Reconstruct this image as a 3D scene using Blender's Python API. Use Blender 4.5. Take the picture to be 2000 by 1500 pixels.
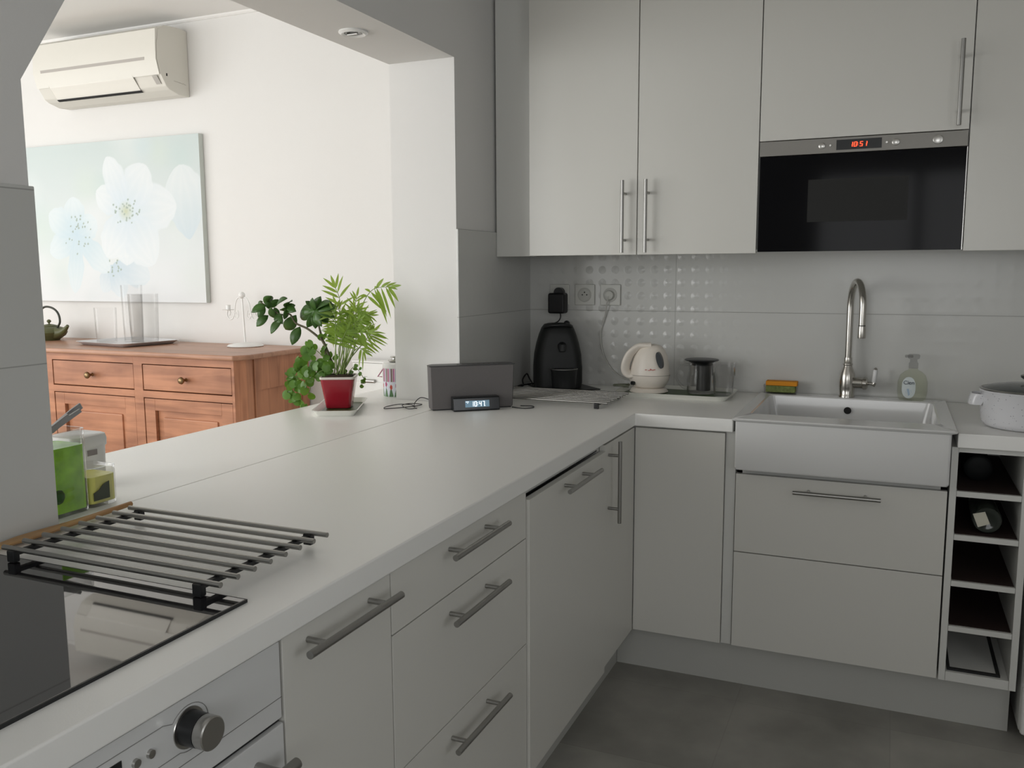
import bpy, bmesh, math, random
from mathutils import Vector, Matrix
S = bpy.context.scene
for o in list(bpy.data.objects): bpy.data.objects.remove(o, do_unlink=True)
PI = math.pi
# ---------------------------------------------------------------- camera, world, lights
cam = bpy.data.objects.new('camera', bpy.data.cameras.new('camera'))
S.collection.objects.link(cam); S.camera = cam
_f = Vector((-0.39554, 0.90936, -0.12888)); _r = Vector((0.91725, 0.39829, -0.0048)); _u = Vector((-0.04697, 0.12012, 0.99165))
cam.matrix_world = Matrix(((_r.x, _u.x, -_f.x, .747), (_r.y, _u.y, -_f.y, -2.7161), (_r.z, _u.z, -_f.z, 1.3601), (0, 0, 0, 1)))
cam.data.sensor_width = 36; cam.data.lens = 36*1704.0/2000; cam.data.clip_start = .02
S.view_settings.view_transform = 'Standard'; S.view_settings.look = 'None'
S.view_settings.exposure = 0.0; S.view_settings.gamma = 1; S.view_settings.use_curve_mapping = False
w = bpy.data.worlds.new('world'); S.world = w; w.use_nodes = True
w.node_tree.nodes['Background'].inputs[0].default_value = (.75, .87, 1, 1)
w.node_tree.nodes['Background'].inputs[1].default_value = 1.0

def area(name, loc, rot, sx, sy, power, col):
    l = bpy.data.lights.new(name, 'AREA'); l.shape = 'RECTANGLE'; l.size = sx; l.size_y = sy
    l.energy = power; l.color = col
    o = bpy.data.objects.new(name, l); S.collection.objects.link(o)
    o.location = loc; o.rotation_euler = rot
    return o
# daylight entering through the window openings of the dining room and the kitchen front wall
area('daylight_dining_left', (-5.22, -2.1, 1.525), (0, -PI/2, 0), 1.75, 2.8, 58, (1, .985, .95))
area('daylight_dining_front', (-3.4, -4.02, 1.425), (PI/2, 0, 0), 3.0, 1.95, 92, (1, .985, .955))
area('daylight_kitchen', (.9, -4.42, 1.55), (PI/2, 0, 0), 1.5, 1.2, 15, (1, .97, .93))
area('fill_kitchen_right', (2.62, -2.9, 1.55), (0, PI/2, 0), 1.2, 1.2, 9, (1, .97, .93))  # fill lamp, added to brighten the surfaces that face right

# ---------------------------------------------------------------- materials
def NT(m): return m.node_tree.nodes, m.node_tree.links
def M(name, col, rough=.5, metal=0, spec=.5, trans=0, ior=1.45, alpha=1, emit=None, es=1, coat=0, noise=0, nscale=20, bump=0, bscale=200, sub=0):
    m = bpy.data.materials.new(name); m.use_nodes = True
    n, l = NT(m); b = n['Principled BSDF']
    c = (*col, 1)
    b.inputs['Base Color'].default_value = c; b.inputs['Roughness'].default_value = rough
    b.inputs['Metallic'].default_value = metal; b.inputs['Specular IOR Level'].default_value = spec
    b.inputs['Transmission Weight'].default_value = trans; b.inputs['IOR'].default_value = ior
    b.inputs['Alpha'].default_value = alpha; b.inputs['Coat Weight'].default_value = coat
    b.inputs['Subsurface Weight'].default_value = sub
    if emit: b.inputs['Emission Color'].default_value = (*emit, 1); b.inputs['Emission Strength'].default_value = es
    tc = n.new('ShaderNodeTexCoord')
    if noise:
        t = n.new('ShaderNodeTexNoise'); t.inputs['Scale'].default_value = nscale; t.inputs['Detail'].default_value = 6
        l.new(tc.outputs['Object'], t.inputs['Vector'])
        r = n.new('ShaderNodeValToRGB'); r.color_ramp.elements[0].position = .3; r.color_ramp.elements[1].position = .7
        r.color_ramp.elements[0].color = (*[x*(1-noise) for x in col], 1); r.color_ramp.elements[1].color = (*[min(1, x*(1+noise)) for x in col], 1)
        l.new(t.outputs['Fac'], r.inputs['Fac']); l.new(r.outputs['Color'], b.inputs['Base Color'])
    if bump:
        t = n.new('ShaderNodeTexNoise'); t.inputs['Scale'].default_value = bscale
        l.new(tc.outputs['Object'], t.inputs['Vector'])
        bp = n.new('ShaderNodeBump'); bp.inputs['Strength'].default_value = bump; bp.inputs['Distance'].default_value = .002
        l.new(t.outputs['Fac'], bp.inputs['Height']); l.new(bp.outputs['Normal'], b.inputs['Normal'])
    return m
def glass(name, col=(1, 1, 1), tint=.985, rough=.02, dens=.12, power=3.2):
    """thin clear glass: mostly see-through with fresnel reflection"""
    m = bpy.data.materials.new(name); m.use_nodes = True; n, l = NT(m)
    out = n['Material Output']; n.remove(n['Principled BSDF'])
    t = n.new('ShaderNodeBsdfTransparent'); t.inputs[0].default_value = (col[0]*tint, col[1]*tint, col[2]*tint, 1)
    g = n.new('ShaderNodeBsdfGlossy'); g.inputs['Roughness'].default_value = rough
    lw = n.new('ShaderNodeLayerWeight'); lw.inputs[0].default_value = .38
    mx = n.new('ShaderNodeMixShader'); mu = n.new('ShaderNodeMath'); mu.operation = 'POWER'; mu.inputs[1].default_value = power
    l.new(lw.outputs['Facing'], mu.inputs[0]); pw = None; l.new(mu.outputs[0], mx.inputs[0])
    l.new(t.outputs[0], mx.inputs[1]); l.new(g.outputs[0], mx.inputs[2]); l.new(mx.outputs[0], out.inputs[0])
    return m
def leafmat(name, col, rough=.35, tr=.35):
    m = M(name, col, rough, noise=.35, nscale=14); n, l = NT(m); b = n['Principled BSDF']; out = n['Material Output']
    t = n.new('ShaderNodeBsdfTranslucent'); t.inputs[0].default_value = (col[0]*1.8, col[1]*1.7, col[2]*.9, 1)
    mx = n.new('ShaderNodeMixShader'); mx.inputs[0].default_value = tr
    l.new(b.outputs[0], mx.inputs[1]); l.new(t.outputs[0], mx.inputs[2]); l.new(mx.outputs[0], out.inputs[0]); return m
def tilemat():
    """white embossed tile: grid of round bumps fading in patches, thin joints every .60 x .302 m"""
    m = M('embossed_tile', (.60, .60, .575), .22); n, l = NT(m); b = n['Principled BSDF']
    tc = n.new('ShaderNodeTexCoord'); sp = n.new('ShaderNodeSeparateXYZ'); l.new(tc.outputs['Object'], sp.inputs[0])
    def mt(op, a, c=None, d=None):
        q = n.new('ShaderNodeMath'); q.operation = op
        for i, v in enumerate((a, c, d)):
            if v is None: continue
            if isinstance(v, (int, float)): q.inputs[i].default_value = v
            else: l.new(v, q.inputs[i])
        return q.outputs[0]
    h = mt('ADD', sp.outputs[0], sp.outputs[1]); v = sp.outputs[2]
    def cell(c, off, step): return mt('SUBTRACT', mt('PINGPONG', mt('ADD', c, off), step/2), 0)
    dx = cell(h, 0, .053); dz = cell(v, 0, .0504)
    r = mt('SQRT', mt('ADD', mt('MULTIPLY', dx, dx), mt('MULTIPLY', dz, dz)))
    dome = mt('SUBTRACT', 1.0, mt('SMOOTH_MIN', mt('DIVIDE', r, .016), 1.0, .15))
    nz = n.new('ShaderNodeTexNoise'); nz.inputs['Scale'].default_value = 2.2; l.new(tc.outputs['Object'], nz.inputs['Vector'])
    fall = mt('MULTIPLY', mt('MAXIMUM', mt('SUBTRACT', .8, mt('MULTIPLY', mt('ABSOLUTE', mt('ADD', sp.outputs[0], .13)), 1.5)), .06), mt('GREATER_THAN', sp.outputs[1], -.6))
    hb = mt('MULTIPLY', mt('MULTIPLY', dome, nz.outputs['Fac']), fall)
    jx = mt('MULTIPLY', mt('GREATER_THAN', sp.outputs[1], .6), mt('LESS_THAN', mt('PINGPONG', mt('ADD', h, 3.6-.614), .6), .0009))
    jz = mt('LESS_THAN', mt('PINGPONG', mt('SUBTRACT', v, .8985+.302-.302*4), .151), .0011)
    j = mt('MAXIMUM', jx, jz)
    bp = n.new('ShaderNodeBump'); bp.inputs['Strength'].default_value = .9; bp.inputs['Distance'].default_value = .006
    l.new(mt('SUBTRACT', mt('MULTIPLY', hb, 1.6), mt('MULTIPLY', j, .3)), bp.inputs['Height']); l.new(bp.outputs[0], b.inputs['Normal'])
    mx = n.new('ShaderNodeMix'); mx.data_type = 'RGBA'; l.new(j, mx.inputs[0])
    mx.inputs[6].default_value = (.60, .60, .575, 1); mx.inputs[7].default_value = (.40, .40, .38, 1)
    l.new(mx.outputs[2], b.inputs['Base Color']); return m
def woodmat(name, c1, c2, rough=.4, axis=0, sc=1.0):
    m = M(name, c1, rough); n, l = NT(m); b = n['Principled BSDF']
    tc = n.new('ShaderNodeTexCoord'); mp = n.new('ShaderNodeMapping')
    s = [14*sc, 14*sc, 14*sc]; s[axis] = 1.1*sc; mp.inputs['Scale'].default_value = s
    l.new(tc.outputs['Object'], mp.inputs[0])
    t = n.new('ShaderNodeTexNoise'); t.inputs['Scale'].default_value = 2.0; t.inputs['Detail'].default_value = 9; t.inputs['Distortion'].default_value = .8
    l.new(mp.outputs[0], t.inputs['Vector'])
    t2 = n.new('ShaderNodeTexNoise'); t2.inputs['Scale'].default_value = 5; t2.inputs['Detail'].default_value = 3; l.new(tc.outputs['Object'], t2.inputs['Vector'])
    ad = n.new('ShaderNodeMath'); ad.operation = 'MULTIPLY_ADD'; ad.inputs[1].default_value = .6; l.new(t.outputs['Fac'], ad.inputs[0])
    m2 = n.new('ShaderNodeMath'); m2.operation = 'MULTIPLY'; m2.inputs[1].default_value = .4; l.new(t2.outputs['Fac'], m2.inputs[0]); l.new(m2.outputs[0], ad.inputs[2])
    r = n.new('ShaderNodeValToRGB'); r.color_ramp.elements[0].position = .36; r.color_ramp.elements[1].position = .6
    r.color_ramp.elements[0].color = (*c2, 1); r.color_ramp.elements[1].color = (*c1, 1)
    l.new(ad.outputs[0], r.inputs[0]); l.new(r.outputs[0], b.inputs['Base Color']); return m
def floormat():
    m = M('grey_floor_tile', (.2, .195, .18), .45); n, l = NT(m); b = n['Principled BSDF']
    tc = n.new('ShaderNodeTexCoord'); mp = n.new('ShaderNodeMapping'); mp.inputs['Rotation'].default_value = (0, 0, 0); mp.inputs['Location'].default_value = (.1, .03, 0)
    l.new(tc.outputs['Object'], mp.inputs[0])
    br = n.new('ShaderNodeTexBrick'); br.inputs['Scale'].default_value = 1; br.inputs['Brick Width'].default_value = .45; br.inputs['Row Height'].default_value = .45
    br.offset = 0; br.inputs['Mortar Size'].default_value = .002; br.inputs['Color1'].default_value = (.31, .30, .27, 1); br.inputs['Color2'].default_value = (.36, .35, .315, 1); br.inputs['Mortar'].default_value = (.29, .28, .25, 1)
    l.new(mp.outputs[0], br.inputs['Vector'])
    t = n.new('ShaderNodeTexNoise'); t.inputs['Scale'].default_value = 3.5; t.inputs['Detail'].default_value = 7; l.new(tc.outputs['Object'], t.inputs['Vector'])
    r = n.new('ShaderNodeValToRGB'); r.color_ramp.elements[0].color = (.72, .72, .72, 1); r.color_ramp.elements[1].color = (1.2, 1.2, 1.2, 1); r.color_ramp.elements[0].position = .3; r.color_ramp.elements[1].position = .7
    l.new(t.outputs['Fac'], r.inputs[0])
    mx = n.new('ShaderNodeMix'); mx.data_type = 'RGBA'; mx.blend_type = 'MULTIPLY'; mx.inputs[0].default_value = 1
    l.new(br.outputs[0], mx.inputs[6]); l.new(r.outputs[0], mx.inputs[7]); l.new(mx.outputs[2], b.inputs['Base Color']); return m
def vcolmat(name, rough=.5):
    m = M(name, (1, 1, 1), rough); n, l = NT(m); a = n.new('ShaderNodeVertexColor'); a.layer_name = 'Col'
    l.new(a.outputs[0], n['Principled BSDF'].inputs['Base Color']); return m

WALL = M('wall_plaster', (.745, .735, .715), .75, bump=.08, bscale=160)
CEIL = M('ceiling_paint', (.82, .81, .79), .8)
TILE = tilemat()
FLOOR = floormat()
DFLOOR = M('pale_floor', (.42, .37, .31), .5, noise=.08, nscale=4)
LAM = M('white_laminate_top', (.90, .895, .865), .36, ior=1.9, bump=.05, bscale=400)
GLOSS = M('white_gloss_door', (.665, .655, .612), .28)
CARC = M('white_carcass', (.66, .66, .63), .4)
KICK = M('plinth_grey', (.50, .50, .47), .45)
STEEL = M('brushed_steel', (.36, .355, .34), .36, metal=1)
STEEL2 = M('satin_steel', (.50, .49, .47), .28, metal=1)
NICK = M('brushed_nickel', (.55, .53, .49), .22, metal=1)
BLACK = M('black_plastic', (.012, .013, .014), .35)
BGLASS = M('black_glass', (.005, .005, .006), .08, spec=.10)
HOBG = M('hob_glass', (.012, .011, .013), .025, spec=1.0, ior=1.9)
CER = M('white_ceramic', (.74, .74, .73), .12, coat=.3)
SHADOWGAP = M('dark_gap', (.02, .02, .02), .9)  # near-black for painted shade in gaps and for real dark parts
CREAM = M('cream_plastic', (.80, .74, .66), .35)
ACW = M('ac_plastic', (.70, .68, .62), .4)
PINE = woodmat('cherry_wood', (.48, .215, .115), (.28, .115, .06), .42, 0)
PINEV = woodmat('cherry_wood_vertical', (.48, .215, .115), (.28, .115, .06), .42, 2)
PINETOP = woodmat('cherry_wood_top', (.46, .25, .16), (.30, .15, .09), .35, 0)
BRASS = M('aged_brass', (.25, .17, .09), .35, metal=1)
CLEAR = glass('clear_glass')
CLEAR2 = glass('thick_glass', tint=.95, power=1.7)
WHITE = M('white_enamel', (.82, .82, .80), .3)
GREYF = M('grey_speaker_fabric', (.14, .132, .13), .8, bump=.4, bscale=900)
GREENIN = M('green_tray_inside', (.045, .085, .025), .35)
TRAYW = M('white_tray', (.78, .78, .72), .25)
REDP = M('red_pot', (.27, .008, .02), .22, coat=.4)
SOIL = M('potting_soil', (.03, .018, .01), .95, noise=.6, nscale=80)

# ---------------------------------------------------------------- building helpers
ORG = {}
LOCAL = set()
CAM_K, CAM_OFF = 1.0, Vector((0, 0, 0))    # scale factor and offset; set together they scale a group about the camera
def at(v): return Vector(v)*CAM_K+CAM_OFF
def inp(v, p): return Vector(v)*CAM_K if p and p.name in LOCAL else at(v)-org(p)
def org(p): return ORG.get(p.name, Vector((0, 0, 0))) if p else Vector((0, 0, 0))
class B:
    def __init__(s): s.bm = bmesh.new(); s.flat = False
    def box(s, x0, x1, y0, y1, z0, z1, bev=0, seg=2):
        r = bmesh.ops.create_cube(s.bm, size=1); vs = r['verts']
        for v in vs: v.co = Vector(((x0+x1)/2+v.co.x*(x1-x0), (y0+y1)/2+v.co.y*(y1-y0), (z0+z1)/2+v.co.z*(z1-z0)))
        if bev:
            s.flat = True
            es = list({e for v in vs for e in v.link_edges})
            bmesh.ops.bevel(s.bm, geom=es, offset=bev, segments=seg, profile=.5, affect='EDGES')
        return s
    def prism(s, pts, axis, a, b, bev=0, seg=2):
        def P(p, t):
            if axis == 'z': return (p[0], p[1], t)
            if axis == 'y': return (p[0], t, p[1])
            return (t, p[0], p[1])
        v0 = [s.bm.verts.new(P(p, a)) for p in pts]; v1 = [s.bm.verts.new(P(p, b)) for p in pts]
        n = len(pts); fs = [s.bm.faces.new(v0), s.bm.faces.new(v1)]
        for i in range(n): fs.append(s.bm.faces.new((v0[i], v0[(i+1) % n], v1[(i+1) % n], v1[i])))
        bmesh.ops.recalc_face_normals(s.bm, faces=fs)
        if bev:
            s.flat = True
            es = list({e for f in fs for e in f.edges})
            bmesh.ops.bevel(s.bm, geom=es, offset=bev, segments=seg, profile=.5, affect='EDGES')
        return s
    def lathe(s, prof, c=(0, 0, 0), seg=32, sx=1, sy=1, m=None, close=False):
        rings = []
        for r, z in prof:
            ring = []
            for i in range(seg):
                a = 2*PI*i/seg; p = Vector((r*math.cos(a)*sx, r*math.sin(a)*sy, z))
                if m: p = m @ p
                ring.append(s.bm.verts.new(p+Vector(c)))
            rings.append(ring)
        for k in range(len(rings)-1):
            for i in range(seg): s.bm.faces.new((rings[k][i], rings[k][(i+1) % seg], rings[k+1][(i+1) % seg], rings[k+1][i]))
        if not close:
            if prof[0][0] > 1e-5 and True: s.bm.faces.new(list(reversed(rings[0])))
            if prof[-1][0] > 1e-5: s.bm.faces.new(rings[-1])
        else:
            for i in range(seg): s.bm.faces.new((rings[-1][i], rings[-1][(i+1) % seg], rings[0][(i+1) % seg], rings[0][i]))
        return s
    def tube(s, pts, r, seg=10, cap=True):
        pts = [Vector(p) for p in pts]; n = len(pts); rs = r if isinstance(r, (list, tuple)) else [r]*n
        rings = []; up = None
        for i, p in enumerate(pts):
            t = (pts[min(i+1, n-1)]-pts[max(i-1, 0)]).normalized()
            if up is None:
                up = Vector((0, 0, 1)) if abs(t.z) < .9 else Vector((1, 0, 0))
            x = t.cross(up).normalized(); up = x.cross(t).normalized()
            rings.append([s.bm.verts.new(p+(x*math.cos(2*PI*k/seg)+up*math.sin(2*PI*k/seg))*rs[i]) for k in range(seg)])
        for k in range(n-1):
            for i in range(seg): s.bm.faces.new((rings[k][i], rings[k][(i+1) % seg], rings[k+1][(i+1) % seg], rings[k+1][i]))
        if cap: s.bm.faces.new(list(reversed(rings[0]))); s.bm.faces.new(rings[-1])
        return s
    def cyl(s, a, b, r, seg=20): return s.tube([a, b], r, seg)
    def loft(s, secs):
        """secs: list of lists of points, same length"""
        R = [[s.bm.verts.new(p) for p in q] for q in secs]; n = len(R[0])
        for k in range(len(R)-1):
            for i in range(n): s.bm.faces.new((R[k][i], R[k][(i+1) % n], R[k+1][(i+1) % n], R[k+1][i]))
        s.bm.faces.new(list(reversed(R[0]))); s.bm.faces.new(R[-1]); return s
    def make(s, name, mat, parent=None, smooth=None, recalc=True):
        if recalc: bmesh.ops.recalc_face_normals(s.bm, faces=s.bm.faces)
        o_ = org(parent)
        for v in s.bm.verts: v.co = inp(v.co, parent)
        me = bpy.data.meshes.new(name); s.bm.to_mesh(me); s.bm.free(); me.materials.append(mat)
        o = bpy.data.objects.new(name, me); S.collection.objects.link(o)
        if smooth is not None:
            me.shade_smooth(); me.set_sharp_from_angle(angle=math.radians(smooth))
        if s.flat:
            if smooth is None: me.shade_smooth(); me.set_sharp_from_angle(angle=math.radians(40))
            md = o.modifiers.new('weighted', 'WEIGHTED_NORMAL'); md.keep_sharp = True; md.weight = 80
        if parent: o.parent = parent
        ORG[o.name] = o_
        if parent and parent.name in LOCAL: LOCAL.add(o.name)
        return o
def smoothpath(pts, n=8):
    P = [Vector(p) for p in pts]; P = [2*P[0]-P[1]]+P+[2*P[-1]-P[-2]]; out = []
    for i in range(1, len(P)-2):
        for k in range(n):
            t = k/n; a, b, c, d = P[i-1:i+3]
            out.append(.5*((2*b)+(c-a)*t+(2*a-5*b+4*c-d)*t*t+(3*b-a-3*c+d)*t**3))
    out.append(P[-2]); return out
def tag(o, label, cat, group=None, kind=None):
    o['label'] = label; o['category'] = cat
    if group: o['group'] = group
    if kind: o['kind'] = kind
    return o
def thing(name, loc, label, cat, group=None, rotz=0, local=False):
    o = bpy.data.objects.new(name, None); S.collection.objects.link(o); o.location = at(loc); o.empty_display_size = .05
    o.rotation_euler = (0, 0, rotz); ORG[o.name] = Vector((0, 0, 0)) if local else at(loc)
    if local: LOCAL.add(o.name)
    return tag(o, label, cat, group)
def struct(name, b, m, smooth=None):
    o = b.make(name, m, None, smooth); o['kind'] = 'structure'; return o
def copy_tree(o, parent=None):
    c = o.copy(); S.collection.objects.link(c); c.parent = parent; ORG[c.name] = ORG.get(o.name, Vector((0, 0, 0)))
    for ch in [x for x in bpy.data.objects if x.parent == o]: copy_tree(ch, c)
    return c
def text(name, s, size, mat, parent, mtx, ext=.0003):
    cu = bpy.data.curves.new(name, 'FONT'); cu.body = s; cu.size = size; cu.extrude = ext; cu.align_x = 'CENTER'; cu.align_y = 'CENTER'
    t = bpy.data.objects.new(name+'_c', cu); S.collection.objects.link(t)
    bpy.context.view_layer.update()
    me = bpy.data.meshes.new_from_object(t.evaluated_get(bpy.context.evaluated_depsgraph_get()))
    bpy.data.objects.remove(t); me.materials.clear(); me.materials.append(mat)
    me.transform(Matrix.Translation(-org(parent)) @ mtx)
    o = bpy.data.objects.new(name, me); S.collection.objects.link(o); o.parent = parent; ORG[o.name] = org(parent); return o
def frontm(x, y, z, rz=0):   # text plane facing -y
    return Matrix.Translation((x, y, z)) @ Matrix.Rotation(rz, 4, 'Z') @ Matrix.Rotation(PI/2, 4, 'X')
SEG = {'0': 'abcdef', '1': 'bc', '4': 'fgbc', '5': 'afgcd', '7': 'abc'}
def seg7(b, s, x, z, w, h, t, y, slant=.12):
    """seven-segment digits in the xz plane at y"""
    def bar(x0, z0, x1, z1):
        dx = (z0-z)*slant; dx1 = (z1-z)*slant
        b.box(min(x0+dx, x1+dx1)-t/2, max(x0+dx, x1+dx1)+t/2, y-.0004, y+.0004, min(z0, z1)-t/2, max(z0, z1)+t/2)
    cx = x
    for ch in s:
        if ch == ':':
            for k in (.3, .7): b.box(cx-t*1.1, cx+t*.1, y-.0004, y+.0004, z+h*k-t*.6, z+h*k+t*.6)
            cx += w*.75; continue
        q = SEG[ch]; g = t*.3
        if 'a' in q: bar(cx+g, z+h, cx+w-g, z+h)
        if 'd' in q: bar(cx+g, z, cx+w-g, z)
        if 'g' in q: bar(cx+g, z+h/2, cx+w-g, z+h/2)
        if 'f' in q: bar(cx, z+h/2+g, cx, z+h-g)
        if 'e' in q: bar(cx, z+g, cx, z+h/2-g)
        if 'b' in q: bar(cx+w, z+h/2+g, cx+w, z+h-g)
        if 'c' in q: bar(cx+w, z+g, cx+w, z+h/2-g)
        cx += w*1.8
    return b
def painted(name, W, H, nu, nv, fn, place, mat, parent):
    """grid mesh with a colour attribute: a printed surface"""
    me = bpy.data.meshes.new(name); vs = []; cols = []; fs = []
    for j in range(nv+1):
        for i in range(nu+1):
            u, v = i/nu, j/nv; vs.append(inp(place(u, v), parent)); cols.append(fn(u, v))
    for j in range(nv):
        for i in range(nu):
            a = j*(nu+1)+i; fs.append((a, a+1, a+nu+2, a+nu+1))
    me.from_pydata(vs, [], fs); at = me.color_attributes.new('Col', 'FLOAT_COLOR', 'POINT')
    for i, c in enumerate(cols): at.data[i].color = (*c, 1)
    me.materials.append(mat); me.shade_smooth()
    o = bpy.data.objects.new(name, me); S.collection.objects.link(o); o.parent = parent; ORG[o.name] = org(parent); return o

# ---------------------------------------------------------------- the rooms
XW, XD = -.635, -.888          # kitchen face / dining face of the wall with the opening
YB, YD = .644, .644            # kitchen back wall, dining room far wall
ZC = 2.55
ZH = 2.069
struct('floor', B().box(XW-.1, 2.6, -4.4, YB+.05, -.1, 0), FLOOR)
struct('floor_dining', B().box(-5.2, XW-.1, -4.4, YD, -.1, 0), DFLOOR)
struct('ceiling', B().box(-5.3, 2.7, -4.5, YD+.1, ZC, ZC+.1), CEIL)
struct('wall_back', B().box(XW, 2.7, YB, YB+.1, 0, ZC), WALL)
struct('wall_dining', B().box(-5.3, XW-.001, YD, YD+.1, 0, ZC), WALL)
# the wall with the opening, one mesh: pier left of the opening (chamfered top corner), header, pier right of it
yj, yn = -.011, -1.634
TPE = -1.630
struct('wall_opening', B().prism([(-4.4, 0), (yn, 0), (yn, 1.688), (-1.39, ZH), (yj, ZH), (yj, 0), (YD-.001, 0), (YD-.001, ZC-.001), (-4.4, ZC-.001)], 'x', XD, XW), WALL)
# parapet under the bar
struct('wall_parapet', B().box(XD, XW-.02, yn, yj, 0, .858), WALL)
def wall_with_hole(name, axis, a, b, lo, hi, h0, h1, z0, z1):
    bb = B()
    def bx(p, q, s, t):
        if axis == 'x': bb.box(a, b, p, q, s, t)
        else: bb.box(p, q, a, b, s, t)
    bx(lo, h0, 0, ZC); bx(h1, hi, 0, ZC); bx(h0, h1, z1, ZC)
    if z0 > 0: bx(h0, h1, 0, z0)
    return struct(name, bb, WALL)
wall_with_hole('wall_dining_left', 'x', -5.3, -5.2, -4.5, YD, -3.5, -.7, .65, 2.40)
wall_with_hole('wall_dining_front', 'y', -4.5, -4.0, -5.2, XD, -4.9, -1.9, .45, 2.40)
wall_with_hole('wall_front', 'y', -4.5, -4.4, XW, 2.6, .15, 1.65, .95, 2.15)
wall_with_hole('wall_right', 'x', 2.6, 2.7, -4.5, YB, -3.5, -2.3, .95, 2.15)  # opening added for the fill lamp
# window frames
def wframe(name, axis, c, p, q, z0, z1, n):
    bb = B(); t = .06
    def bx(a, b, s, u):
        if axis == 'x': bb.box(c-.03, c+.03, a, b, s, u)
        else: bb.box(a, b, c-.03, c+.03, s, u)
    bx(p, q, z0, z0+t); bx(p, q, z1-t, z1)
    for i in range(n+1):
        u = p+(q-p)*i/n; bx(max(p, u-t/2), min(q, u+t/2), z0+t, z1-t)
    o = struct(name, bb, WHITE)
wframe('window_1', 'x', -5.14, -3.5, -.7, .65, 2.40, 2)
wframe('window_2', 'y', -3.94, -4.9, -1.9, .45, 2.40, 3)
wframe('fill_opening_frame', 'x', 2.55, -3.5, -2.3, .95, 2.15, 1)  # frame of the added opening around the fill lamp
wframe('window_3', 'y', -4.34, .15, 1.65, .95, 2.15, 2)
# cove line at the dining ceiling
struct('trim_1', B().prism([(YD, ZC), (YD-.014, ZC), (YD-.012, ZC-.006), (YD-.006, ZC-.012), (YD, ZC-.014)], 'x', -5.199, XD-.001), CEIL)
# tiles on the walls
struct('wall_tiles_back', B().box(XW+.009, 2.6, YB-.009, YB, .9, 1.503), TILE)
struct('wall_tiles_side', B().box(XW, XW+.009, yj-.004, YB, .9, 1.503, .002), TILE)
struct('wall_tiles_pier', B().box(XW, XW+.009, -3.2, TPE, .9, 1.509, .002), TILE)
struct('baseboard_dining', B().box(-5.199, XD-.001, YD-.014, YD, 0, .09, .003), WHITE)

# recessed spotlight in the header soffit
t = thing('recessed_spotlight', (-.766, -.412, ZH), 'small white round recessed spotlight set into the underside of the opening header', 'light')
B().lathe([(.026, .0), (.043, .0), (.044, -.004), (.036, -.009), (.028, -.006), (.026, 0)], (-.766, -.412, ZH), 32).make('trim_ring', WHITE, t, 40)
B().lathe([(.0, .0), (.026, -.001), (.024, -.004), (.006, -.002), (0, -.002)], (-.766, -.412, ZH-.001), 24).make('lamp_glass', M('spot_lens', (.12, .115, .10), .15), t, 40)
B().box(-.785, -.747, -.420, -.414, ZH-.011, ZH-.004, .002).make('clip', STEEL, t)

# ---------------------------------------------------------------- worktops
tag(B().prism([(-.6245, -3.2), (0, -3.2), (0, 0), (.311, 0), (.311, YB-.0095), (-.6245, YB-.0095), (-.6245, -.0165), (-.6495, -.0165), (-.6495, yn+.006), (-.6245, yn+.006)], 'z', .8585, .9, .0035, 3).make('worktop', LAM, None, 40),
    'white laminate corner worktop running from the hob to the sink', 'worktop')
tag(B().prism([(-1.09, yn+.003), (-.6505, yn+.003), (-.6505, -.0165), (-.8895, -.0165), (-.8895, .42), (-1.09, .42)], 'z', .8585, .9, .002, 2).make('bar_top', LAM, None, 40),
    'white breakfast bar top filling the opening beyond the worktop seam', 'worktop')
tag(B().box(.9345, 2.2, 0, YB-.0095, .8585, .9, .0028, 3).make('worktop', LAM, None, 40),
    'short white worktop right of the sink carrying the speckled saucepan', 'worktop')

# ---------------------------------------------------------------- base units
def handle(parent, a, b, out, r=.006, name='handle', inset=.043):
    """bar handle from a to b (on the door face), standing off along out"""
    a, b, out = Vector(a), Vector(b), Vector(out); d = (b-a).normalized()
    bb = B(); bb.tube([a+out, b+out], r, 18)
    for q in (a+d*inset, b-d*inset): bb.tube([q+out*.02, q+out*.93], r*.78, 12)
    return bb.make(name, STEEL, parent, 40)
FX, FY = -.006, .021           # door faces of the left run and of the back run
TH = .018
ZT, ZB = .852, .159
def leftunit(name, y0, y1, label, cat='cabinet', group=None):   # y0 far end, y1 near end
    t = thing(name, (FX-.3, (y0+y1)/2, ZB), label, cat, group)
    b = B(); x0 = -.56
    b.box(x0, FX-TH-.001, y1+.0005, y1+.018, ZB, .857); b.box(x0, FX-TH-.001, y0-.018, y0-.0005, ZB, .857)
    b.box(x0, FX-TH-.001, y1+.018, y0-.018, ZB, ZB+.018); b.box(x0, x0+.01, y1+.018, y0-.018, ZB, .857)
    b.box(x0, FX-TH-.001, y1+.018, y0-.018, .839, .857)
    b.make('body', CARC, t); return t
def leftfront(name, t, y0, y1, z0, z1, dx=0):
    return B().box(FX-TH+dx, FX+dx, y1+.0015, y0-.0015, z0+.0012, z1-.0012, .0012, 2).make(name, GLOSS, t, 40)
OUT = (.036, 0, 0)
t = leftunit('base_cabinet', -1.502, -1.789, 'narrow white base cabinet with one long bar handle, between oven and drawers')
dr = leftfront('door', t, -1.502, -1.789, ZB, .8585); handle(dr, (FX, -1.774, .833), (FX, -1.526, .833), OUT)
t = leftunit('drawer_cabinet', -.906, -1.501, 'white cabinet with three stacked drawers and bar handles, left of the dishwasher front')
for z0, z1, hz in ((.745, .8585, .834), (.489, .745, .706), (ZB, .489, .451)):
    dr = leftfront('drawer_front', t, -.906, -1.501, z0, z1); handle(dr, (FX, -1.332, hz), (FX, -1.085, hz), OUT)
t = leftunit('dishwasher', -.304, -.904, 'white integrated dishwasher front with a short handle and dark gap under the worktop', 'dishwasher')
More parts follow.
